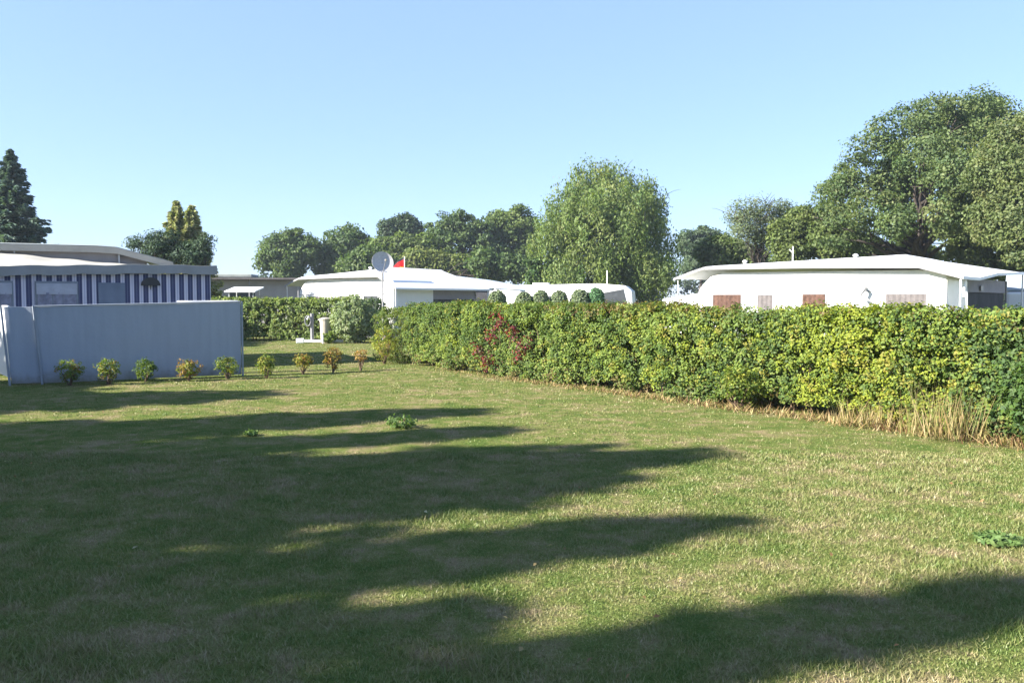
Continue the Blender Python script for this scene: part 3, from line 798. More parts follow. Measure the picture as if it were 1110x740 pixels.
# ------------------------------------------------------------------ caravans under hipped shelter roofs
def shelter_caravan(corner, length, wid, total_w, eave_n, eave_f, ridge_n, ridge_f, near_low, windows, lab_c, lab_s, fd=(-0.75, 0.66), far_drop=0.35, end_over=0.45, win_z=(1.2, 1.9), roof_mat='tarp', vents=(), nose=True, right_low=None, flat_v=(0.3, 0.7)):
    o = Vector((corner[0], corner[1], 0)); u_ = Vector((fd[0], fd[1], 0)).normalized(); v_ = Vector((u_.y, -u_.x, 0))
    def q(u, v, z): return o + u_ * u + v_ * v + Vector((0, 0, z))
    t = thing('caravan', q(length / 2, wid / 2, 0), lab_c, 'caravan', 'white caravans standing on the far pitches')
    # body: side profile (u,z) extruded across v, with rounded far nose
    L = length; zt = eave_n - 0.12
    prof = [(0.0, 0.42), (0.0, zt - 0.25), (0.12, zt - 0.06), (0.35, zt), (L - 1.0, zt + 0.06), (L - 0.5, zt - 0.08), (L - 0.12, zt - 0.45), (L, zt - 0.85), (L + 0.02, 1.35), (L - 0.1, 0.42)]
    nP = len(prof)
    a = [q(u, 0, z) for u, z in prof]; b = [q(u, wid, z) for u, z in prof]
    MB().add(a + b, [tuple(range(nP)), tuple(range(2 * nP - 1, nP - 1, -1))] + [(i, (i + 1) % nP, nP + (i + 1) % nP, nP + i) for i in range(nP)]).build('body', M['white'], t, bevel=0.05)
    MB().hexa([q(0.05, -0.012, win_z[1] + 0.02), q(L - 0.1, -0.012, win_z[1] + 0.02), q(L - 0.1, 0.01, win_z[1] + 0.02), q(0.05, 0.01, win_z[1] + 0.02)],
              [q(0.05, -0.012, win_z[1] + 0.055), q(L - 0.1, -0.012, win_z[1] + 0.055), q(L - 0.1, 0.01, win_z[1] + 0.055), q(0.05, 0.01, win_z[1] + 0.055)]).build('trim_strip', M['greypaint'], t)
    for (w0, w1, kind) in windows:
        fr_ = MB()
        z0, z1 = win_z
        fr_.hexa([q(w0, -0.016, z0), q(w1, -0.016, z0), q(w1, 0.02, z0), q(w0, 0.02, z0)], [q(w0, -0.016, z1), q(w1, -0.016, z1), q(w1, 0.02, z1), q(w0, 0.02, z1)])
        wn = fr_.build('window', M['greypaint'] if kind != 'net' else M['white'], t)
        g_ = [[q(uu, -0.028 - 0.008 * math.sin(uu * 40), zz) for uu in np.linspace(w0 + 0.05, w1 - 0.05, 24)] for zz in (z0 + 0.05, z1 - 0.05)]
        MB().sheet(g_, 0.006, -v_).build('pane', M[kind], wn)
    if nose:
        MB().hexa([q(L - 0.05, 0.25, 0.42), q(L + 1.9, 0.75, 0.42), q(L + 1.9, wid - 0.75, 0.42), q(L - 0.05, wid - 0.25, 0.42)],
                  [q(L - 0.05, 0.25, 1.93), q(L + 1.8, 0.7, 1.72), q(L + 1.8, wid - 0.7, 1.72), q(L - 0.05, wid - 0.25, 1.93)]).build('nose_cover', M['white'], t, bevel=0.06)
    for vv in (0.12, wid - 0.3):
        wh = MB(); cc_ = q(L * 0.48, vv, 0.33)
        ang = [(math.cos(2 * math.pi * k / 18), math.sin(2 * math.pi * k / 18)) for k in range(18)]
        A_ = [cc_ + u_ * x * 0.33 + Vector((0, 0, y * 0.33)) for x, y in ang]; B_ = [p_ + v_ * 0.18 for p_ in A_]
        wh.add(A_ + B_, [tuple(range(18)), tuple(range(35, 17, -1))] + [(i, (i + 1) % 18, 18 + (i + 1) % 18, 18 + i) for i in range(18)])
        wh.build('wheel', M['rubber'], t)
    # shelter roof
    s = thing('shelter_roof', q(length / 2, total_w / 2, 0), lab_s, 'shelter roof', 'white shelter roofs over the caravans')
    vl, vr = -0.28, total_w + 0.3
    ev = [(-end_over, near_low), (0.7, eave_n), (L * 0.5, (eave_n + eave_f) / 2 + 0.02), (L - 0.4, eave_f), (L + 0.05, eave_f - 0.12), (L + 0.75, eave_f - far_drop)]
    rd = [(-end_over, near_low), (1.6, ridge_n), (L * 0.5, (ridge_n + ridge_f) / 2 + 0.02), (L - 0.4, ridge_f), (L + 0.05, ridge_f - 0.10), (L + 0.75, eave_f - far_drop + 0.02)]
    vm = total_w * flat_v[0]; vm2 = total_w * flat_v[1]
    rl = right_low or near_low
    grid = []
    for v, mix in ((vl, 0.0), (vl + 0.25, 0.25), (vm * 0.55, 0.72), (vm, 1.0), (vm2, 0.9)):
        grid.append([q(e[0] * (1 - mix) + r[0] * mix, v, e[1] * (1 - mix) + r[1] * mix) for e, r in zip(ev, rd)])
    grid[-1][0].z = near_low + (rl - near_low) * 0.6
    grid.append([q(r[0], vr, rl if i == 0 else min(rl, r[1])) for i, r in enumerate(rd)])
    MB().sheet(grid, 0.03, (0, 0, 1)).build('roof_sheet', M[roof_mat], s)
    # edge gutter along the lit eave and the near end
    g_ = [[q(e[0], vl - 0.012, e[1] - 0.005 - j * 0.075) for e in ev] for j in (0, 1)]
    MB().sheet(g_, 0.015, -v_).build('edge_trim', M['greypaint'], s)
    g_ = [[q(-end_over - 0.012, v, z - 0.005 - j * 0.08) for v, z in ((vl, near_low), (vm, near_low), (vm2, near_low + (rl - near_low) * 0.6), (vr, rl))] for j in (0, 1)]
    MB().sheet(g_, 0.015, -u_).build('edge_trim', M['tarp'], s)
    for u, v, zt_ in ((-end_over + 0.06, vl + 0.06, near_low), (-end_over + 0.06, total_w + 0.1, rl), (L + 0.6, vl + 0.06, eave_f - far_drop + 0.03), (L * 0.5, total_w + 0.1, rl)):
        MB().tube([q(u, v, 0), q(u, v, zt_ - 0.02)], 0.03 if u < L else 0.016, 8).build('pole', M['white'], s)
    for u, v, h in vents:
        z = ridge_n + (ridge_f - ridge_n) * u / L
        MB().lathe(q(u, v, z - 0.06), [(0.05, 0), (0.05, h), (0.085, h), (0.085, h + 0.05), (0.02, h + 0.08)], 10).build('vent', M['white'], s)
    return q, t, s

q1, cv1, sh1 = shelter_caravan((12.3, 23.5), 7.9, 2.3, 8.2, 2.66, 2.78, 3.08, 2.92, 2.33,
    [(0.5, 1.7, 'net'), (3.4, 4.2, 'curtain'), (5.1, 5.7, 'net'), (6.2, 7.3, 'curtain')],
    'white caravan with brown curtained windows behind the near part of the long hedge', 'white hipped shelter roof over the caravan below the big oak', vents=((6.9, 1.6, 0.12), (3.1, 1.6, 0.12)), right_low=2.66, flat_v=(0.2, 0.5))
MB().tube([q1(5.3, 1.9, 2.85), q1(5.3, 1.9, 3.5)], 0.02, 6).tube([q1(5.3, 1.9, 3.28), q1(5.42, 1.9, 3.40)], 0.012, 5).build('aerial', M['white'], sh1)
MB().tube([q1(2.25, -0.02, 2.05), q1(2.2, -0.22, 2.0), q1(2.3, -0.28, 1.8), q1(1.95, -0.3, 1.62)], [0.04, 0.06, 0.045, 0.03], 7).build('bracket', M['greypaint'], cv1)
# awning below the right shelter
def end_awning(q, w0, w1, zt, label, dark_from=0.1, poles=True):
    t = thing('awning', q(0.2, (w0 + w1) / 2, 0), label, 'awning', 'awnings under the shelter roofs')
    MB().hexa([q(0.1, w0, zt - 0.42), q(0.1, w1, zt - 0.42), q(0.06, w1, zt - 0.42), q(0.06, w0, zt - 0.42)][::-1], [q(0.1, w0, zt), q(0.1, w1, zt), q(0.06, w1, zt), q(0.06, w0, zt)][::-1]).build('upper_wall', M['awnside'], t)
    MB().hexa([q(0.16, w0, 0.02), q(0.16, w1, 0.02), q(0.12, w1, 0.02), q(0.12, w0, 0.02)][::-1], [q(0.16, w0, zt - 0.43), q(0.16, w1, zt - 0.43), q(0.12, w1, zt - 0.43), q(0.12, w0, zt - 0.43)][::-1]).build('opening_shade', M['inside'], t)  # dark sheet painted as the shade of the open awning front
    for v in (w0, w1):
        MB().tube([q(0.03, v, 0), q(0.03, v, zt)], 0.03, 6).build('pole', M['greypaint'], t)
    MB().hexa([q(0.2, w0 + 0.02, 0.02), q(5, w0 + 0.02, 0.02), q(5, w1, 0.02), q(0.2, w1, 0.02)], [q(0.2, w0 + 0.02, zt - 0.02), q(5, w0 + 0.02, zt - 0.02), q(5, w1, zt - 0.02), q(0.2, w1, zt - 0.02)]).build('side_walls', M['awnside'], t)
    return t
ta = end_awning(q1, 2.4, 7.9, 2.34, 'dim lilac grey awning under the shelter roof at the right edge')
MB().tube([q1(-0.35, 0.35, 2.3), q1(-0.4, 0.1, 1.75)], 0.03, 6).tube([q1(-0.37, 0.5, 2.05), q1(-0.42, 0.42, 1.4)], 0.022, 6).build('downpipe', M['white'], sh1)
MB().box(q1(0.02, 4.2, 2.05), (0.35, 0.04, 0.16), math.atan2(0.75, 0.66)).build('name_board', M['greypaint'], ta)

q2, cv2, sh2 = shelter_caravan((-4.98, 35.0), 6.9, 2.3, 5.3, 2.72, 2.72, 3.14, 2.92, 2.2,
    [(1.0, 2.0, 'glass'), (2.9, 3.9, 'net'), (5.0, 6.1, 'net')],
    'white caravan with grey windows behind the satellite dish', 'white hipped shelter roof beside the satellite dish', vents=((3.0, 1.2, 0.14),), nose=False, flat_v=(0.25, 0.8))
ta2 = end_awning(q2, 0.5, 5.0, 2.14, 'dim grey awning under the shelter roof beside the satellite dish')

# further white caravan and its blue grey tent roof
o3 = Vector((-1.1, 46.5, 0)); d3 = Vector((0.975, -0.22, 0)).normalized(); b3 = Vector((0.22, 0.975, 0)).normalized()
def q3(u, v, z): return o3 + d3 * u + b3 * v + Vector((0, 0, z * 0.95))
t = thing('caravan', q3(3.8, 1.1, 0), 'long low white caravan behind the six clipped cypresses', 'caravan', 'white caravans standing on the far pitches')
prof = [(0, 0.4), (0.0, 2.3), (0.3, 2.62), (2.5, 2.66), (6.0, 2.72), (7.4, 2.60), (7.75, 2.3), (7.8, 1.6), (7.6, 0.4)]
a = [q3(u, 0, z) for u, z in prof]; b = [q3(u, 2.2, z) for u, z in prof]; nP = len(prof)
MB().add(a + b, [tuple(range(nP)), tuple(range(2 * nP - 1, nP - 1, -1))] + [(i, (i + 1) % nP, nP + (i + 1) % nP, nP + i) for i in range(nP)]).build('body', M['white'], t, bevel=0.06)
MB().hexa([q3(5.8, -0.02, 1.5), q3(7.5, -0.02, 1.5), q3(7.5, 0.02, 1.5), q3(5.8, 0.02, 1.5)], [q3(6.0, -0.02, 2.15), q3(7.3, -0.02, 2.4), q3(7.3, 0.02, 2.4), q3(6.0, 0.02, 2.15)]).build('window', M['glass'], t)
MB().hexa([q3(2.2, -0.02, 1.4), q3(3.4, -0.02, 1.4), q3(3.4, 0.02, 1.4), q3(2.2, 0.02, 1.4)], [q3(2.2, -0.02, 2.0), q3(3.4, -0.02, 2.0), q3(3.4, 0.02, 2.0), q3(2.2, 0.02, 2.0)]).build('window', M['glass'], t)
MB().tube([q3(6.3, 1.0, 2.6), q3(6.3, 1.0, 3.5)], 0.03, 6).build('mast', M['white'], t)
MB().box(q3(2.6, 1.0, 2.72), (0.9, 0.6, 0.14), -0.22).build('roof_hatch', M['white'], t, bevel=0.03)
t = thing('tent', (-1.3, 43.2, 0), 'blue grey ridge tent beside the low white caravan', 'tent')
def q4(x, y, z): return Vector((-1.3 + x, 43.2 + y, z))
rf = MB().sheet([[q4(-1.9, -1.2, 2.35), q4(0.2, -1.2, 2.3), q4(2.0, -1.2, 2.2)], [q4(-1.7, 0.2, 2.95), q4(0.2, 0.2, 2.72), q4(1.9, 0.2, 2.42)], [q4(-1.9, 1.6, 2.3), q4(0.2, 1.6, 2.3), q4(2.0, 1.6, 2.2)]], 0.02, (0, 0, 1)).build('roof', M['bluegrey'], t)
MB().hexa([q4(-1.8, -1.05, 0.02), q4(0.4, -1.05, 0.02), q4(0.4, 1.4, 0.02), q4(-1.8, 1.4, 0.02)], [q4(-1.8, -1.05, 2.2), q4(0.4, -1.05, 2.2), q4(0.4, 1.4, 2.2), q4(-1.8, 1.4, 2.2)]).build('shade_block', M['inside'], t)  # solid dark box, coloured as the shade under the tent roof
for x in (0.3, 1.85):
    MB().box(q4(x, -1.12, 1.1), (0.28, 0.03, 2.16), 0).build('side_flap', M['white'], t)
for x in (-1.8, 1.95):
    MB().tube([q4(x, -1.15, 0), q4(x, -1.15, 2.25)], 0.025, 6).build('pole', M['metal'], t)

# grey caravan far left
t = thing('caravan', (-14.6, 46, 0), 'grey brown caravan under a flat dark roof in the gap right of the striped awning', 'caravan')
zr = 0.12
MB().box((-14.6, 47.0, 1.58), (5.6, 2.2, 2.48), zr).build('body', M['greywall'], t, bevel=0.08)
MB().box((-14.5, 46.9, 2.86), (6.2, 3.2, 0.10), zr).build('roof', M['darkroof'], t)
MB().box((-16.0, 46.9, 3.03), (3.0, 2.0, 0.2), zr).build('roof_box', M['roofgrey'], t, bevel=0.05)
for x in (-17.2, -14.4, -11.8):
    MB().tube([(x, 45.6 + (x + 14.5) * zr, 0), (x, 45.6 + (x + 14.5) * zr, 2.8)], 0.04, 6).build('pole', M['greypaint'], t)
MB().box((-14.9, 45.87, 1.85), (1.4, 0.04, 0.5), zr).build('window', M['glass'], t)
t = thing('table', (-13.4, 42.0, 0), 'white tilted table top showing above the rear hedge', 'table')
MB().hexa([(-14.4, 41.6, 2.08), (-12.8, 41.4, 2.08), (-12.7, 42.6, 2.3), (-14.3, 42.8, 2.3)], [(-14.4, 41.6, 2.14), (-12.8, 41.4, 2.14), (-12.7, 42.6, 2.36), (-14.3, 42.8, 2.36)]).build('tabletop', M['white'], t)
for x, y, z in ((-14.2, 41.75, 2.1), (-12.95, 41.6, 2.1), (-12.9, 42.45, 2.25), (-14.1, 42.6, 2.25)):
    MB().tube([(x, y, 0), (x, y, z)], 0.03, 6).build('leg', M['metal'], t)

# small white caravan at right edge behind awning
t = thing('caravan', (19.6, 30.5, 0), 'white caravan cut off by the right edge of the photo', 'caravan', 'white caravans standing on the far pitches')
MB().hexa([(18.2, 30.6, 0.4), (21.2, 29.0, 0.4), (22.4, 31.0, 0.4), (19.4, 32.6, 0.4)], [(18.2, 30.6, 1.98), (21.2, 29.0, 1.98), (22.4, 31.0, 1.98), (19.4, 32.6, 1.98)]).build('body', M['white'], t, bevel=0.08)
MB().hexa([(18.15, 30.65, 2.0), (21.15, 29.05, 2.0), (22.35, 31.05, 2.0), (19.35, 32.65, 2.0)], [(18.3, 30.8, 2.7), (21.3, 29.2, 2.7), (22.3, 30.9, 2.7), (19.4, 32.5, 2.7)]).build('upper_body', M['bluegrey'], t, bevel=0.08)

# ------------------------------------------------------------------ dish, flag, tap stand, bin ...
p = P(414, 285, 31.5)
t = thing('satellite_dish', (p.x, p.y, 0), 'grey satellite dish on a thin pole in front of the white shelter roof', 'satellite dish')
MB().tube([(p.x, p.y + 0.14, 0), (p.x, p.y + 0.14, p.z)], 0.035, 8).build('pole', M['greypaint'], t)
dn = Vector((0.42, -0.86, 0.28)).normalized(); da = dn.orthogonal().normalized(); db = dn.cross(da)
K = 28; rings = []
for r in (0.02, 0.12, 0.22, 0.32, 0.42):
    rings.append([Vector((p.x, p.y, p.z)) + dn * (0.55 * r * r) + (da * math.cos(2 * math.pi * k / K) + db * math.sin(2 * math.pi * k / K)) * r for k in range(K + 1)])
MB().sheet(rings, 0.015, -dn).build('reflector', plain('dish_grey', (0.40, 0.39, 0.39), 0.5, 0.2, 14, 0.4), t, smooth=False)
MB().tube([Vector((p.x, p.y, p.z)) + dn * 0.1 - Vector((0, 0, 0.42)), Vector((p.x, p.y, p.z)) + dn * 0.52 - Vector((0, 0, 0.06))], 0.015, 6).build('arm', M['greypaint'], t)
c = Vector((p.x, p.y, p.z)) + dn * 0.52 - Vector((0, 0, 0.06))
MB().box(c, (0.07, 0.12, 0.07), 0.3).build('receiver', M['beige'], t, bevel=0.01)

p = P(438.5, 279, 41.5)
t = thing('flag', (p.x, p.y, 0), 'drooping black red and gold flag on a pole behind the satellite dish', 'flag')
MB().tube([(p.x, p.y, 0), (p.x, p.y, p.z + 0.05)], 0.018, 8).build('flagpole', M['white'], t)
def fcloth(a0, a1, name, mat):
    g_ = []
    for i in range(9):
        f = i / 8.0; row = []
        for j in range(4):
            k = a0 + (a1 - a0) * j / 3
            row.append(Vector((p.x - 0.02 - f * 0.62, p.y + 0.03 * math.sin(f * 9 + k * 3), p.z - k * (0.62 - 0.3 * f) - f * f * 0.42 - f * 0.1)))
        g_.append(row)
    MB().sheet(g_, 0.004, (0, -1, 0)).build(name, mat, t)
fcloth(0.0, 0.2, 'black_stripe', M['black']); fcloth(0.2, 0.78, 'red_stripe', M['red']); fcloth(0.78, 1.0, 'gold_stripe', M['gold'])

gx, gy = -7.95, 33.0
t = thing('tap_stand', (gx, gy, 0), 'pale grey water tap post with a coiled hose before the rear hedge', 'tap')
MB().tube([(gx, gy, 0), (gx, gy, 1.15)], 0.07, 8).build('post', M['greypaint'], t)
MB().tube([(gx, gy, 0.95), (gx - 0.12, gy - 0.18, 1.0), (gx - 0.14, gy - 0.2, 0.9)], 0.022, 6).build('spout', M['metal'], t)
co = MB()
for k in range(3):
    co.tube([(gx - 0.13 + 0.11 * math.cos(a), gy - 0.10 - 0.03 * k, 0.86 + 0.20 * math.sin(a)) for a in np.linspace(0, 6.28, 16)], 0.02, 5)
co.build('hose', M['greypaint'], t)
o = MB().box((-7.5, 32.9, 0.06), (1.6, 0.16, 0.1), 0.06).build('low_kerb', M['white'], None, bevel=0.01); tag(o, 'low white kerb board lying on the grass below the tap post', 'kerb')
o = MB().box((-8.3, 32.5, 0.09), (0.3, 0.3, 0.18), 0.2).build('drain_cover', M['white'], None, bevel=0.02); tag(o, 'small white drain box at the left end of the low kerb', 'drain box')
o = MB().tube([(-7.3, 32.0, -0.05), (-7.3, 32.0, 0.36)], [0.035, 0.03], 6).build('marker_stake', M['white']); tag(o, 'short white marker stake standing in the grass', 'stake')
gx, gy = -7.35, 32.7
t = thing('bin', (gx, gy, 0), 'beige round bin standing before the rear hedge', 'bin')
MB().lathe((gx, gy, 0), [(0.17, 0.0), (0.19, 0.1), (0.22, 0.9)], 18).build('tub', M['beige'], t)
MB().lathe((gx, gy, 0.9), [(0.24, 0.0), (0.24, 0.05), (0.1, 0.1)], 18).build('lid', M['beige'], t)

# rear hedge and pale bush
def rear_colour(p, s, Lt):
    return palette([(0.14, 0.21, 0.045), (0.24, 0.30, 0.06), (0.20, 0.26, 0.09)], [3, 2, 2], len(p))
hedge('rear_hedge', 'green hedge crossing behind the tap post and the grey screen', 'hedge', [(-12.6, 28.8), (-13.2, 35.2), (-6.9, 34.6)], 1.72, 0.5, 80, 15, 0.1, 0.12, rear_colour, bumps=0.09, stems=120, seed=31, foot=0.12)  # the hidden left leg is added to cast shade before the hedge
p = P(384, 372, 32.6)
small_bush('pale_bush', 'rounded pale grey green bush beside the beige bin', 'bush', (p.x, p.y, 0), 0.86, 1.85, [(0.27, 0.34, 0.17), (0.21, 0.28, 0.12), (0.36, 0.41, 0.23)], [3, 2, 2], 1100, 18, 0.10, stem=10, cr=0.13, z0=0.02)
p = P(357, 371, 32.2)
small_bush('low_plant', 'low leafy plant at the foot of the beige bin', 'plant', (p.x, p.y, 0), 0.3, 0.45, [YGREEN, GREEN], [1, 1], 60, 10, 0.09, stem=5, cr=0.08, z0=0.02)
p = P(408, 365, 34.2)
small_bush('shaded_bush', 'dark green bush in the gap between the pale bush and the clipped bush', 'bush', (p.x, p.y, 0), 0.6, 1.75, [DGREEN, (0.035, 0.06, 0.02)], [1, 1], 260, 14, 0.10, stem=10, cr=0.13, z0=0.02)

# six clipped cypresses
order = ['squat first cypress at the left end of the clipped row', 'second clipped cypress from the left, leaning to its neighbour', 'third clipped cypress from the left, touching the second',
         'fourth clipped cypress standing alone mid row', 'broad fifth clipped cypress next to the tallest one', 'tallest greenest clipped cypress at the right end of the row']
for (px, wd_, tp, bl), lab in zip(((539, 19, 317, 0), (568, 19, 319, 0), (586, 17, 317, 0), (606, 18, 317.5, 0), (629, 21, 316, 0), (646, 17, 314.5, 1)), order):
    Yc = 30.0; g0 = P(px, 330, Yc); top = P(px, tp, Yc).z; s = Yc / F_PX
    cols = [(0.213, 0.275, 0.150), (0.263, 0.312, 0.175), (0.175, 0.237, 0.125)] if not bl else [(0.138, 0.275, 0.125), (0.112, 0.225, 0.100)]
    r_ = wd_ * s * 0.5
    t = thing('clipped_cypress', (g0.x, Yc, 0), lab, 'cypress', 'clipped cypresses in a row behind the hedge')
    top += 0.08; lob = [(g0.x, Yc, top - r_ * 1.25, r_ * 1.02, r_ * 1.02, r_ * 1.25), (g0.x, Yc, top - r_ * 1.8, r_ * 1.08, r_ * 1.08, r_ * 1.5), (g0.x, Yc, top - r_ * 3.2, r_ * 1.05, r_ * 1.05, r_ * 1.6), (g0.x, Yc, 0.5, r_ * 0.95, r_ * 0.95, 0.5)]
    C, cid, nr, cc = crown_points(lob, 1900, 14, 0.03, (0.88, 1.0), 0.9)
    A, B = leaf_axes(unit(nr + rng.normal(size=nr.shape) * 0.5), 0.065, 0.6, len(C))
    quads('crown', C, A, B, palette(cols, [1] * len(cols), len(C)), M['needle'], t)
    MB().tube([(g0.x, Yc, -0.05), (g0.x, Yc, top * 0.8)], [0.04, 0.015], 6).build('trunk', M['bark'], t)

# ------------------------------------------------------------------ trees
OAKC = [(0.106, 0.163, 0.056), (0.144, 0.194, 0.062), (0.081, 0.131, 0.056), (0.181, 0.206, 0.075)]
big = px_lobes(46, [(1000, 128, 34), (1045, 128, 38), (960, 150, 28, -1), (938, 163, 20), (1012, 170, 40, -3), (965, 192, 36, 1), (1060, 170, 40, 2), (925, 205, 24), (910, 232, 22),
                    (948, 228, 26, -2), (985, 222, 22, 2), (1045, 215, 34, -3), (1075, 205, 36, 3), (900, 255, 18, 0), (935, 258, 22), (1050, 250, 26, -2), (1020, 140, 40, 5), (1080, 138, 34, 4), (1062, 128, 26, 1), (895, 232, 20, 2), (916, 188, 18, 1), (900, 210, 18, 3), (965, 205, 26, 5), (1035, 190, 38, -5), (1062, 232, 34, -4), (1085, 175, 36, 1), (975, 240, 20, -4), (1020, 235, 20, -5), (975, 255, 14, 4)])
bb = P(1003, 326, 46)
big = [(a, b, c, d * 0.9, e * 0.9, f * 0.85) for a, b, c, d, e, f in big]
tree('oak_tree', 'big spreading oak with dark forked trunk towering over the right caravan', (bb.x, 46, 0), big, OAKC, [3, 3, 3, 1], 1000, 85, 0.68, 0.165, trunk_r=0.5, trunk_top=P(1000, 170, 46).z, limbs=60, flat=0.6, shell=(0.35, 1.0), njit=0.8)
r2 = px_lobes(38, [(1105, 158, 38), (1085, 190, 34, -1), (1120, 200, 50), (1095, 235, 34, -2), (1075, 250, 22), (1125, 140, 26), (1150, 180, 55), (1110, 268, 22, -3)])
bb = P(1125, 326, 38)
tree('oak_tree', 'olive green broad tree cut by the right edge in front of the big oak', (bb.x, 38, 0), r2, [(0.13, 0.175, 0.06), (0.17, 0.205, 0.07), (0.10, 0.14, 0.055), (0.21, 0.21, 0.09)], [3, 3, 2, 1], 750, 85, 0.62, 0.15, trunk_r=0.35, limbs=36, shell=(0.35, 1.0), njit=0.8)

WIL = [(0.150, 0.219, 0.062), (0.194, 0.256, 0.069), (0.106, 0.169, 0.062), (0.250, 0.275, 0.094)]
wl = px_lobes(60, [(650, 205, 36), (620, 225, 38, -1), (690, 225, 38, 1), (600, 262, 32, -2), (650, 255, 52, -3), (705, 262, 36), (590, 290, 24, -2), (635, 290, 42, -4), (690, 290, 42, -2), (718, 282, 24, 1), (665, 190, 22, 1), (632, 200, 22), (675, 235, 48, -2), (692, 212, 26), (705, 290, 30, -4), (612, 245, 34, -3), (610, 290, 30, -4)])
bb = P(648, 326, 60)
tree('willow_tree', 'large rounded willow like tree with drooping twigs and wispy top', (bb.x, 60, 0), wl, WIL, [3, 3, 2, 1], 1000, 85, 0.62, 0.27, trunk_r=0.4, limbs=40, droop=1.3, flat=0.8, aspect=0.42, njit=0.8, twigs=140, hang=0.4)
for px, py, r, h, lab, wd_ in ((580, 300, 8, 24, 'narrow dark green conifer at the left foot of the willow like tree', DGREEN), (599, 298, 7, 22, 'slim shaded conifer under the left skirt of the willow like tree', DGREEN)):
    lob = px_lobes(57, [(px, py, r, 0, h)])
    bb = P(px, 326, 57)
    tree('small_conifer', lab, (bb.x, 57, 0), lob, [wd_, (0.04, 0.075, 0.025)], [2, 1], 90, 26, 0.3, 0.2, limbs=8, trunk_r=0.1, mat='needle')

DARK = [(0.100, 0.156, 0.053), (0.131, 0.185, 0.057), (0.075, 0.122, 0.050)]
MIDG = [(0.138, 0.194, 0.053), (0.175, 0.231, 0.060), (0.100, 0.150, 0.050)]
rear = [
    ('dark round topped tree at the left end of the far tree belt', 84, [(300, 272, 18), (318, 264, 15), (333, 272, 16), (312, 284, 22), (290, 285, 10)], 312, DARK),
    ('broad dark tree second from the left in the far tree belt', 86, [(360, 272, 18), (378, 262, 16), (392, 272, 16), (372, 285, 24), (350, 285, 12)], 374, DARK),
    ('wispy dark pine with open gaps between rounded far trees', 92, [(425, 250, 12), (438, 243, 9), (447, 250, 9), (430, 265, 14), (418, 270, 10)], 432, [(0.06, 0.10, 0.055), (0.08, 0.115, 0.06)]),
    ('light green low tree below the wispy far pine', 84, [(415, 272, 15), (440, 272, 17), (458, 268, 13), (430, 285, 18)], 432, MIDG),
    ('wide dense tree in the middle of the far tree belt', 88, [(480, 250, 18), (502, 247, 18), (520, 252, 14), (470, 268, 18), (500, 272, 26), (525, 272, 18)], 498, DARK),
    ('dense tree half hidden by the willow like tree', 90, [(545, 246, 17), (562, 240, 16), (575, 250, 14), (545, 270, 22), (568, 272, 20)], 556, MIDG),
    ('dark low scrub tree showing between the white shelter roof and the far trees', 74, [(398, 282, 15), (414, 286, 12), (385, 290, 12), (525, 286, 14), (545, 289, 12), (560, 292, 12)], 470, DARK),
    ('yellow green shrubby tree low in front of the far belt', 78, [(455, 285, 14), (475, 288, 14), (495, 290, 12), (520, 296, 10), (540, 299, 9)], 478, [(0.18, 0.21, 0.06), (0.14, 0.18, 0.05)]),
    ('hazy round tree between the willow like tree and the right caravan', 100, [(748, 265, 15), (765, 258, 13), (778, 268, 15), (760, 282, 22)], 760, [(0.10, 0.145, 0.07), (0.085, 0.13, 0.065)]),
    ('bushy yellow green tree left of the feathery tree', 62, [(775, 272, 14), (792, 270, 12), (785, 285, 18), (812, 285, 16)], 786, MIDG),
]
for lab, Y, items, bx, cols in rear:
    lob = px_lobes(Y, items); bb = P(bx, 326, Y)
    tree('broadleaf_tree', lab, (bb.x, Y, 0), lob, cols, [1] * len(cols), 300, 70, 0.8, 0.32, group='trees beyond the caravans', trunk_r=0.3, limbs=16, njit=0.75)
# feathery thin tree and scrub over the right caravan
lob = px_lobes(52, [(800, 232, 13), (818, 224, 12), (832, 232, 12), (812, 248, 20), (838, 255, 14), (848, 226, 9), (858, 236, 10)])
bb = P(818, 326, 52)
tree('feathery_tree', 'thin feathery grey green tree rising behind the right shelter roof', (bb.x, 52, 0), lob, [(0.15, 0.20, 0.10), (0.18, 0.22, 0.11)], [1, 1], 300, 34, 0.62, 0.17, trunk_r=0.15, limbs=40, twigs=60, aspect=0.35)
for Y, items, bx, lab in ((50, [(850, 255, 16), (868, 242, 17), (886, 243, 17), (858, 270, 20), (880, 265, 16)], 862, 'mid green bushy tree behind the left half of the right shelter roof'),
                     (52, [(985, 272, 12), (1005, 278, 10)], 994, 'small low bush in the sky gap under the big oak'),
                     (44, [(1040, 272, 14), (1062, 268, 15), (1085, 270, 15), (1108, 272, 15), (1130, 268, 18), (1050, 290, 14), (1075, 290, 15), (1100, 292, 15), (1125, 290, 16)], 1085, 'light green thicket under the right hand trees'),
                     (49, [(895, 252, 18), (915, 258, 17), (938, 270, 14), (905, 275, 16), (960, 274, 10)], 912, 'olive bushy tree at the foot of the big oak')):
    bb = P(bx, 326, Y)
    tree('bushy_tree', lab, (bb.x, Y, 0), px_lobes(Y, items), [(0.125, 0.175, 0.05), (0.16, 0.205, 0.055), (0.095, 0.135, 0.045)], [2, 2, 1], 300, 70, 0.5, 0.19, trunk_r=0.18, limbs=16)

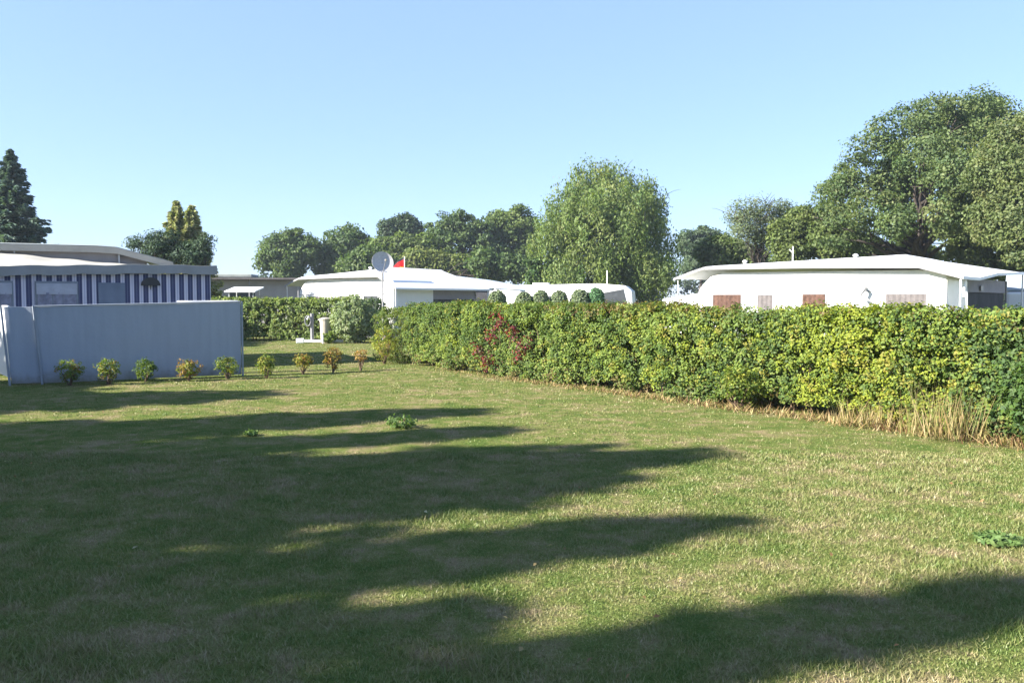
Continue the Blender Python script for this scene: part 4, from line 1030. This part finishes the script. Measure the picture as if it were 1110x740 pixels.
def spruce(name, label, base, h, r, whorls, cols, z0=0.4, leaf=0.26, group=None, dens=1.0):
    base = Vector(base); t = thing(name, base, label, 'conifer', group)
    mb = MB(); mb.tube([base, base + Vector((0, 0, h * 0.5)), base + Vector((0, 0, h))], [0.2, 0.12, 0.02], 8)
    Cs, Ax = [], []
    for i in range(whorls):
        f = i / (whorls - 1); z = z0 + (h - z0) * f
        rad = r * (1 - f) ** 0.85 + 0.12
        nb = random.randint(6, 9)
        for k in range(nb):
            a = 6.283 * (k + random.random() * 0.7) / nb
            L = rad * random.uniform(0.6, 1.2)
            d = Vector((math.cos(a), math.sin(a), 0))
            pts = [base + Vector((0, 0, z)) + d * L * s + Vector((0, 0, -0.30 * L * s + 0.22 * L * s * s + 0.02)) for s in (0, 0.35, 0.7, 1.0)]
            mb.tube(pts, [0.035, 0.025, 0.015, 0.008], 4)
            m = int((14 + 26 * L) * dens)
            s = rng.uniform(0.15, 1.02, m)
            pos = np.array(base[:])[None] + np.array([0, 0, z])[None] + np.outer(s * L, np.array(d[:])) + np.array([0, 0, 1.0])[None] * (-0.30 * L * s + 0.22 * L * s * s)[:, None]
            sd = np.array([-d.y, d.x, 0])
            wv = rng.normal(size=m) * 0.16 * L * (1.1 - s)
            pos += np.outer(wv, sd); pos[:, 2] += rng.uniform(-0.22, 0.04, m)
            ax = np.array(d[:])[None] * 0.8 + np.outer(np.sign(wv) * 0.5, sd) + rng.normal(size=(m, 3)) * 0.25 + np.array([0, 0, -0.25])
            Cs.append(pos); Ax.append(ax)
    C = np.concatenate(Cs); A = unit(np.concatenate(Ax)); m = len(C)
    B = unit(np.cross(A, np.array([0, 0, 0.5])[None] + rng.normal(size=(m, 3)) * 0.9))
    sz = leaf * rng.uniform(0.7, 1.3, (m, 1)) * 0.5
    mb.build('trunk', M['bark'], t)
    quads('crown', C, A * sz, B * sz * 0.4, palette(cols, [1] * len(cols), m, 0.25), M['needle'], t)
    return t
p = P(16, 326, 44)
spruce('spruce_tree', 'tall pointed blue green spruce behind the striped awning', (p.x, 44, 0), P(16, 163, 44).z, 3.5, 30, [(0.11, 0.17, 0.13), (0.14, 0.205, 0.155), (0.085, 0.135, 0.11)], dens=2.6, leaf=0.28)
Yt = 38
for px, tp, r, lab in ((193, 219, 0.62, 'taller of the two golden green conifer spires'), (209, 224, 0.58, 'shorter right hand golden green conifer spire')):
    p = P(px, 326, Yt)
    spruce('golden_conifer', lab, (p.x, Yt, 0), P(px, tp, Yt).z, r * 2.7, 26, [(0.38, 0.40, 0.16), (0.28, 0.32, 0.13), (0.46, 0.44, 0.21)], leaf=0.24, group='golden conifer spires', dens=3.0)
for px, items, lab in ((168, [(150, 266, 10), (165, 264, 12), (180, 260, 12), (172, 275, 15), (156, 276, 12)], 'dark spreading yew left of the golden conifer spires'),
                  (218, [(220, 265, 9), (226, 260, 6), (214, 278, 12), (200, 276, 14)], 'dark yew at the right foot of the golden conifer spires')):
    p = P(px, 326, Yt - 0.8)
    tree('yew_tree', lab, (p.x, Yt - 0.8, 0), px_lobes(Yt - 0.8, items), [(0.06, 0.10, 0.06), (0.08, 0.125, 0.07)], [1, 1], 110, 34, 0.34, 0.17, trunk_r=0.14, limbs=30, mat='needle', aspect=0.3)

# far wood closing the horizon: reads as one mass
cols = [(0.06, 0.085, 0.04), (0.05, 0.075, 0.04)]
lob = []
for k in range(70):
    x = -150 + k * 4.6 + random.uniform(-1.5, 1.5); r = random.uniform(2.6, 4.2); y = 150 + random.uniform(-8, 8)
    lob.append((x, y, random.uniform(2.0, 3.4), r, r, random.uniform(2.6, 4.4)))
C, cid, nr, cc = crown_points(lob, 1600, 18, 1.0, (0.6, 1.0), 0.8)
C[:, 2] = np.abs(C[:, 2])
A, B = leaf_axes(unit(nr + rng.normal(size=nr.shape) * 0.7), 0.75, 0.7, len(C))
g = quads('far_woods', C, A, B, palette(cols, [1, 1], len(C)), M['leaf'], None)
tag(g, 'low distant woods along the horizon', 'woods', kind='stuff')

# ------------------------------------------------------------------ trees left of the picture that shade the lawn
S0 = -13.0
rng = np.random.default_rng(99); random.seed(99)
def sw(s, w_): return (DX * s - DY * w_, DY * s + DX * w_)
def shade_tree(label, w0, lobes, body):
    bx, by = sw(S0, w0)
    L = []
    for (w_, rw, zt, rzz) in lobes:
        x, y = sw(S0, w_); L.append((x, y, zt - rzz, rw, rw, rzz))
    for (w_, rw, zc, rzz) in body:
        x, y = sw(S0, w_); L.append((x, y, zc, rw, rw, rzz))
    nb = len(lobes)
    L = L[:nb] * 3 + L[nb:]
    return tree('garden_tree', label, (bx, by, 0), L, MIDG, [1, 1, 1], 1700, 50, 0.25, 0.18, group='trees left of the lawn', trunk_r=0.25, limbs=40, shell=(0.2, 1.0), njit=0.8)
shade_tree('leafy tree standing left of the lawn nearest the grey screen', 15.6, [(15.3, 1.3, 8.05, 2.2), (18.4, 1.5, 6.3, 1.8), (16.8, 1.3, 6.6, 2.0)], [(15.6, 2.1, 3.4, 2.8), (18.2, 1.6, 3.0, 2.4), (13.6, 1.4, 3.0, 2.6)])
shade_tree('forked leafy tree left of the lawn with two separate tops', 11.0, [(11.7, 0.75, 9.65, 2.4), (9.85, 0.55, 9.5, 2.2)], [(11.4, 1.7, 5.4, 2.3), (9.6, 1.2, 5.6, 2.4), (10.6, 2.4, 2.8, 2.8)])
shade_tree('broadest leafy tree left of the lawn', 7.5, [(7.7, 1.2, 10.1, 2.5), (6.95, 0.85, 9.7, 2.0)], [(9.0, 0.7, 5.6, 2.1), (7.5, 1.6, 6.6, 2.4), (7.3, 2.2, 3.0, 3.0)])
shade_tree('leafy tree left of the lawn beside the photographer', 4.5, [(5.12, 0.42, 9.5, 2.4), (4.05, 0.2, 8.45, 2.1), (3.2, 0.36, 10.1, 2.8)], [(5.0, 0.9, 5.7, 2.2), (3.5, 0.7, 5.9, 2.2), (6.05, 0.9, 5.8, 2.3), (4.3, 0.6, 5.7, 2.1), (4.4, 2.2, 2.9, 2.9)])

bx, by = sw(-19.0, 7.6)  # unseen backing tree, added to block sun leaks and sky light
L = []
for (w_, rw, zc, rzz) in ((7.0, 2.6, 7.4, 2.9), (10.3, 2.2, 6.8, 2.8), (4.6, 1.7, 6.6, 2.8), (13.4, 2.0, 5.0, 2.6), (7.6, 3.2, 4.0, 3.4), (4.4, 2.0, 3.2, 2.8), (11.5, 2.6, 3.2, 2.8), (15.0, 2.0, 3.0, 2.6)):
    x, y = sw(-19.0, w_); L.append((x, y, zc, rw, rw, rzz))
tree('garden_tree', 'unseen leafy tree added behind the others to thicken the lawn shade', (bx, by, 0), L, MIDG, [1, 1, 1], 1300, 60, 0.5, 0.24, group='trees left of the lawn', trunk_r=0.35, limbs=40, shell=(0.2, 1.0), njit=0.8)

# ------------------------------------------------------------------ summer haze
hz = MB().box((0, 60, 10), (560, 210, 22.0))
hm = bpy.data.materials.new('haze'); hm.use_nodes = True; hn = hm.node_tree; hn.nodes.clear()
ho = hn.nodes.new('ShaderNodeOutputMaterial'); hv = hn.nodes.new('ShaderNodeVolumePrincipled')
hv.inputs['Color'].default_value = (0.74, 0.86, 1.0, 1); hv.inputs['Density'].default_value = 0.00045; hv.inputs['Anisotropy'].default_value = 0.2
hn.links.new(hv.outputs[0], ho.inputs['Volume'])
o = hz.build('haze', hm); tag(o, 'thin pale summer haze over the far pitches', 'haze', kind='stuff')
